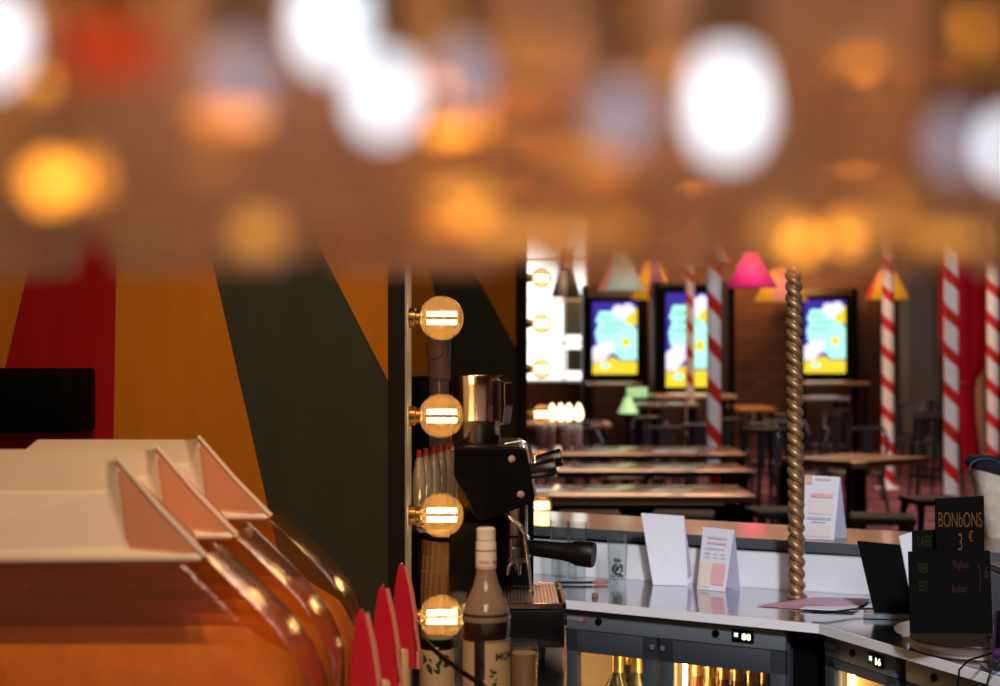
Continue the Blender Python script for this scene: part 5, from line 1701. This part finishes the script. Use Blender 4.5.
# ------------------------------------------------------------------ lights
def area(name, loc, size, power, col, rot=(0, 0, 0), sy_=None):
    l = bpy.data.lights.new(name, 'AREA')
    l.energy = power; l.color = col; l.size = size
    if sy_:
        l.shape = 'RECTANGLE'; l.size_y = sy_
    o = bpy.data.objects.new(name, l); C.objects.link(o); o.location = loc; o.rotation_euler = rot
    return o


def spot(name, loc, target, power, col, ang=50, r=0.1, blend=0.6):
    l = bpy.data.lights.new(name, 'SPOT')
    l.energy = power; l.color = col; l.spot_size = R(ang); l.shadow_soft_size = r; l.spot_blend = blend
    o = bpy.data.objects.new(name, l); C.objects.link(o); o.location = loc
    o.rotation_euler = (Vector(target) - Vector(loc)).to_track_quat('-Z', 'Y').to_euler()
    return o


spot('bar_spot', (0.75, 0.7, 3.0), (0.85, 3.9, 0.95), 450, (0.86, 0.90, 1.0), 36, 0.15)
spot('counter_fill', (0.15, 1.1, 3.6), (-0.05, 2.9, 1.1), 75, (1.0, 0.66, 0.38), 40, 0.12)  # added unseen warm light for jars, bottles and coffee machine
spot('panel_spot', (-0.3, 1.0, 3.6), (-0.6, 2.5, 1.2), 105, (1.0, 0.70, 0.42), 50, 0.12)
spot('partition_fill', (0.25, 4.2, 4.2), (-0.05, 6.6, 1.5), 90, (1.0, 0.70, 0.42), 40, 0.12)  # unseen, added to brighten the second partition
area('haze_fill', (0, 0.5, 2.15), 0.8, 12, (1.0, 0.72, 0.52), sy_=0.5)  # added unseen light to brighten the haze of the hanging glasses
area('room_lamp', (2.5, 14.5, 4.8), 3.0, 260, (1.0, 0.62, 0.40))
area('room_lamp', (2.5, 20.0, 4.8), 3.0, 160, (1.0, 0.55, 0.30))
area('carpet_lamp', (5.0, 12.5, 4.8), 2.0, 70, (1.0, 0.75, 0.72))
spot('wall_fill', (4.4, 21.0, 3.0), (4.0, 24.0, 4.2), 520, (1.0, 0.42, 0.12), 110, 0.2)  # unseen light added to warm the upper wall for orange reflections
spot('wall_fill', (2.6, 21.0, 3.0), (2.4, 24.0, 4.2), 300, (1.0, 0.45, 0.14), 100, 0.2)  # second added light on the upper wall
spot('pole_fill', (3.0, 8.5, 4.6), (4.5, 14.0, 1.6), 420, (0.95, 0.93, 1.0), 60, 0.2)
spot('pole_fill', (1.0, 9.0, 4.6), (1.75, 12.4, 1.6), 380, (0.95, 0.93, 1.0), 40, 0.2)  # added unseen to lift the thick striped pole out of the dark

w = bpy.data.worlds.new('world'); scene.world = w; w.use_nodes = True
w.node_tree.nodes['Background'].inputs[0].default_value = (1.0, 0.62, 0.40, 1)
w.node_tree.nodes['Background'].inputs[1].default_value = 0.26

# ------------------------------------------------------------------ camera
cd = bpy.data.cameras.new('camera')
cam = bpy.data.objects.new('camera', cd); C.objects.link(cam)
cam.location = (0, 0, CH); cam.rotation_euler = (R(90), 0, 0)
cd.sensor_width = 36; cd.lens = F * 36 / 1000
cd.clip_start = 0.02; cd.clip_end = 100
cd.dof.use_dof = True; cd.dof.focus_distance = 3.25; cd.dof.aperture_fstop = cd.lens / 15.0
scene.camera = cam
scene.view_settings.view_transform = 'Standard'
scene.view_settings.look = 'None'
scene.view_settings.gamma = 1
scene.view_settings.use_curve_mapping = False
scene.view_settings.exposure = 0.0
cy = scene.cycles
cy.transparent_max_bounces = 32
cy.max_bounces = 8
cy.sample_clamp_indirect = 4.0
cy.use_denoising = True
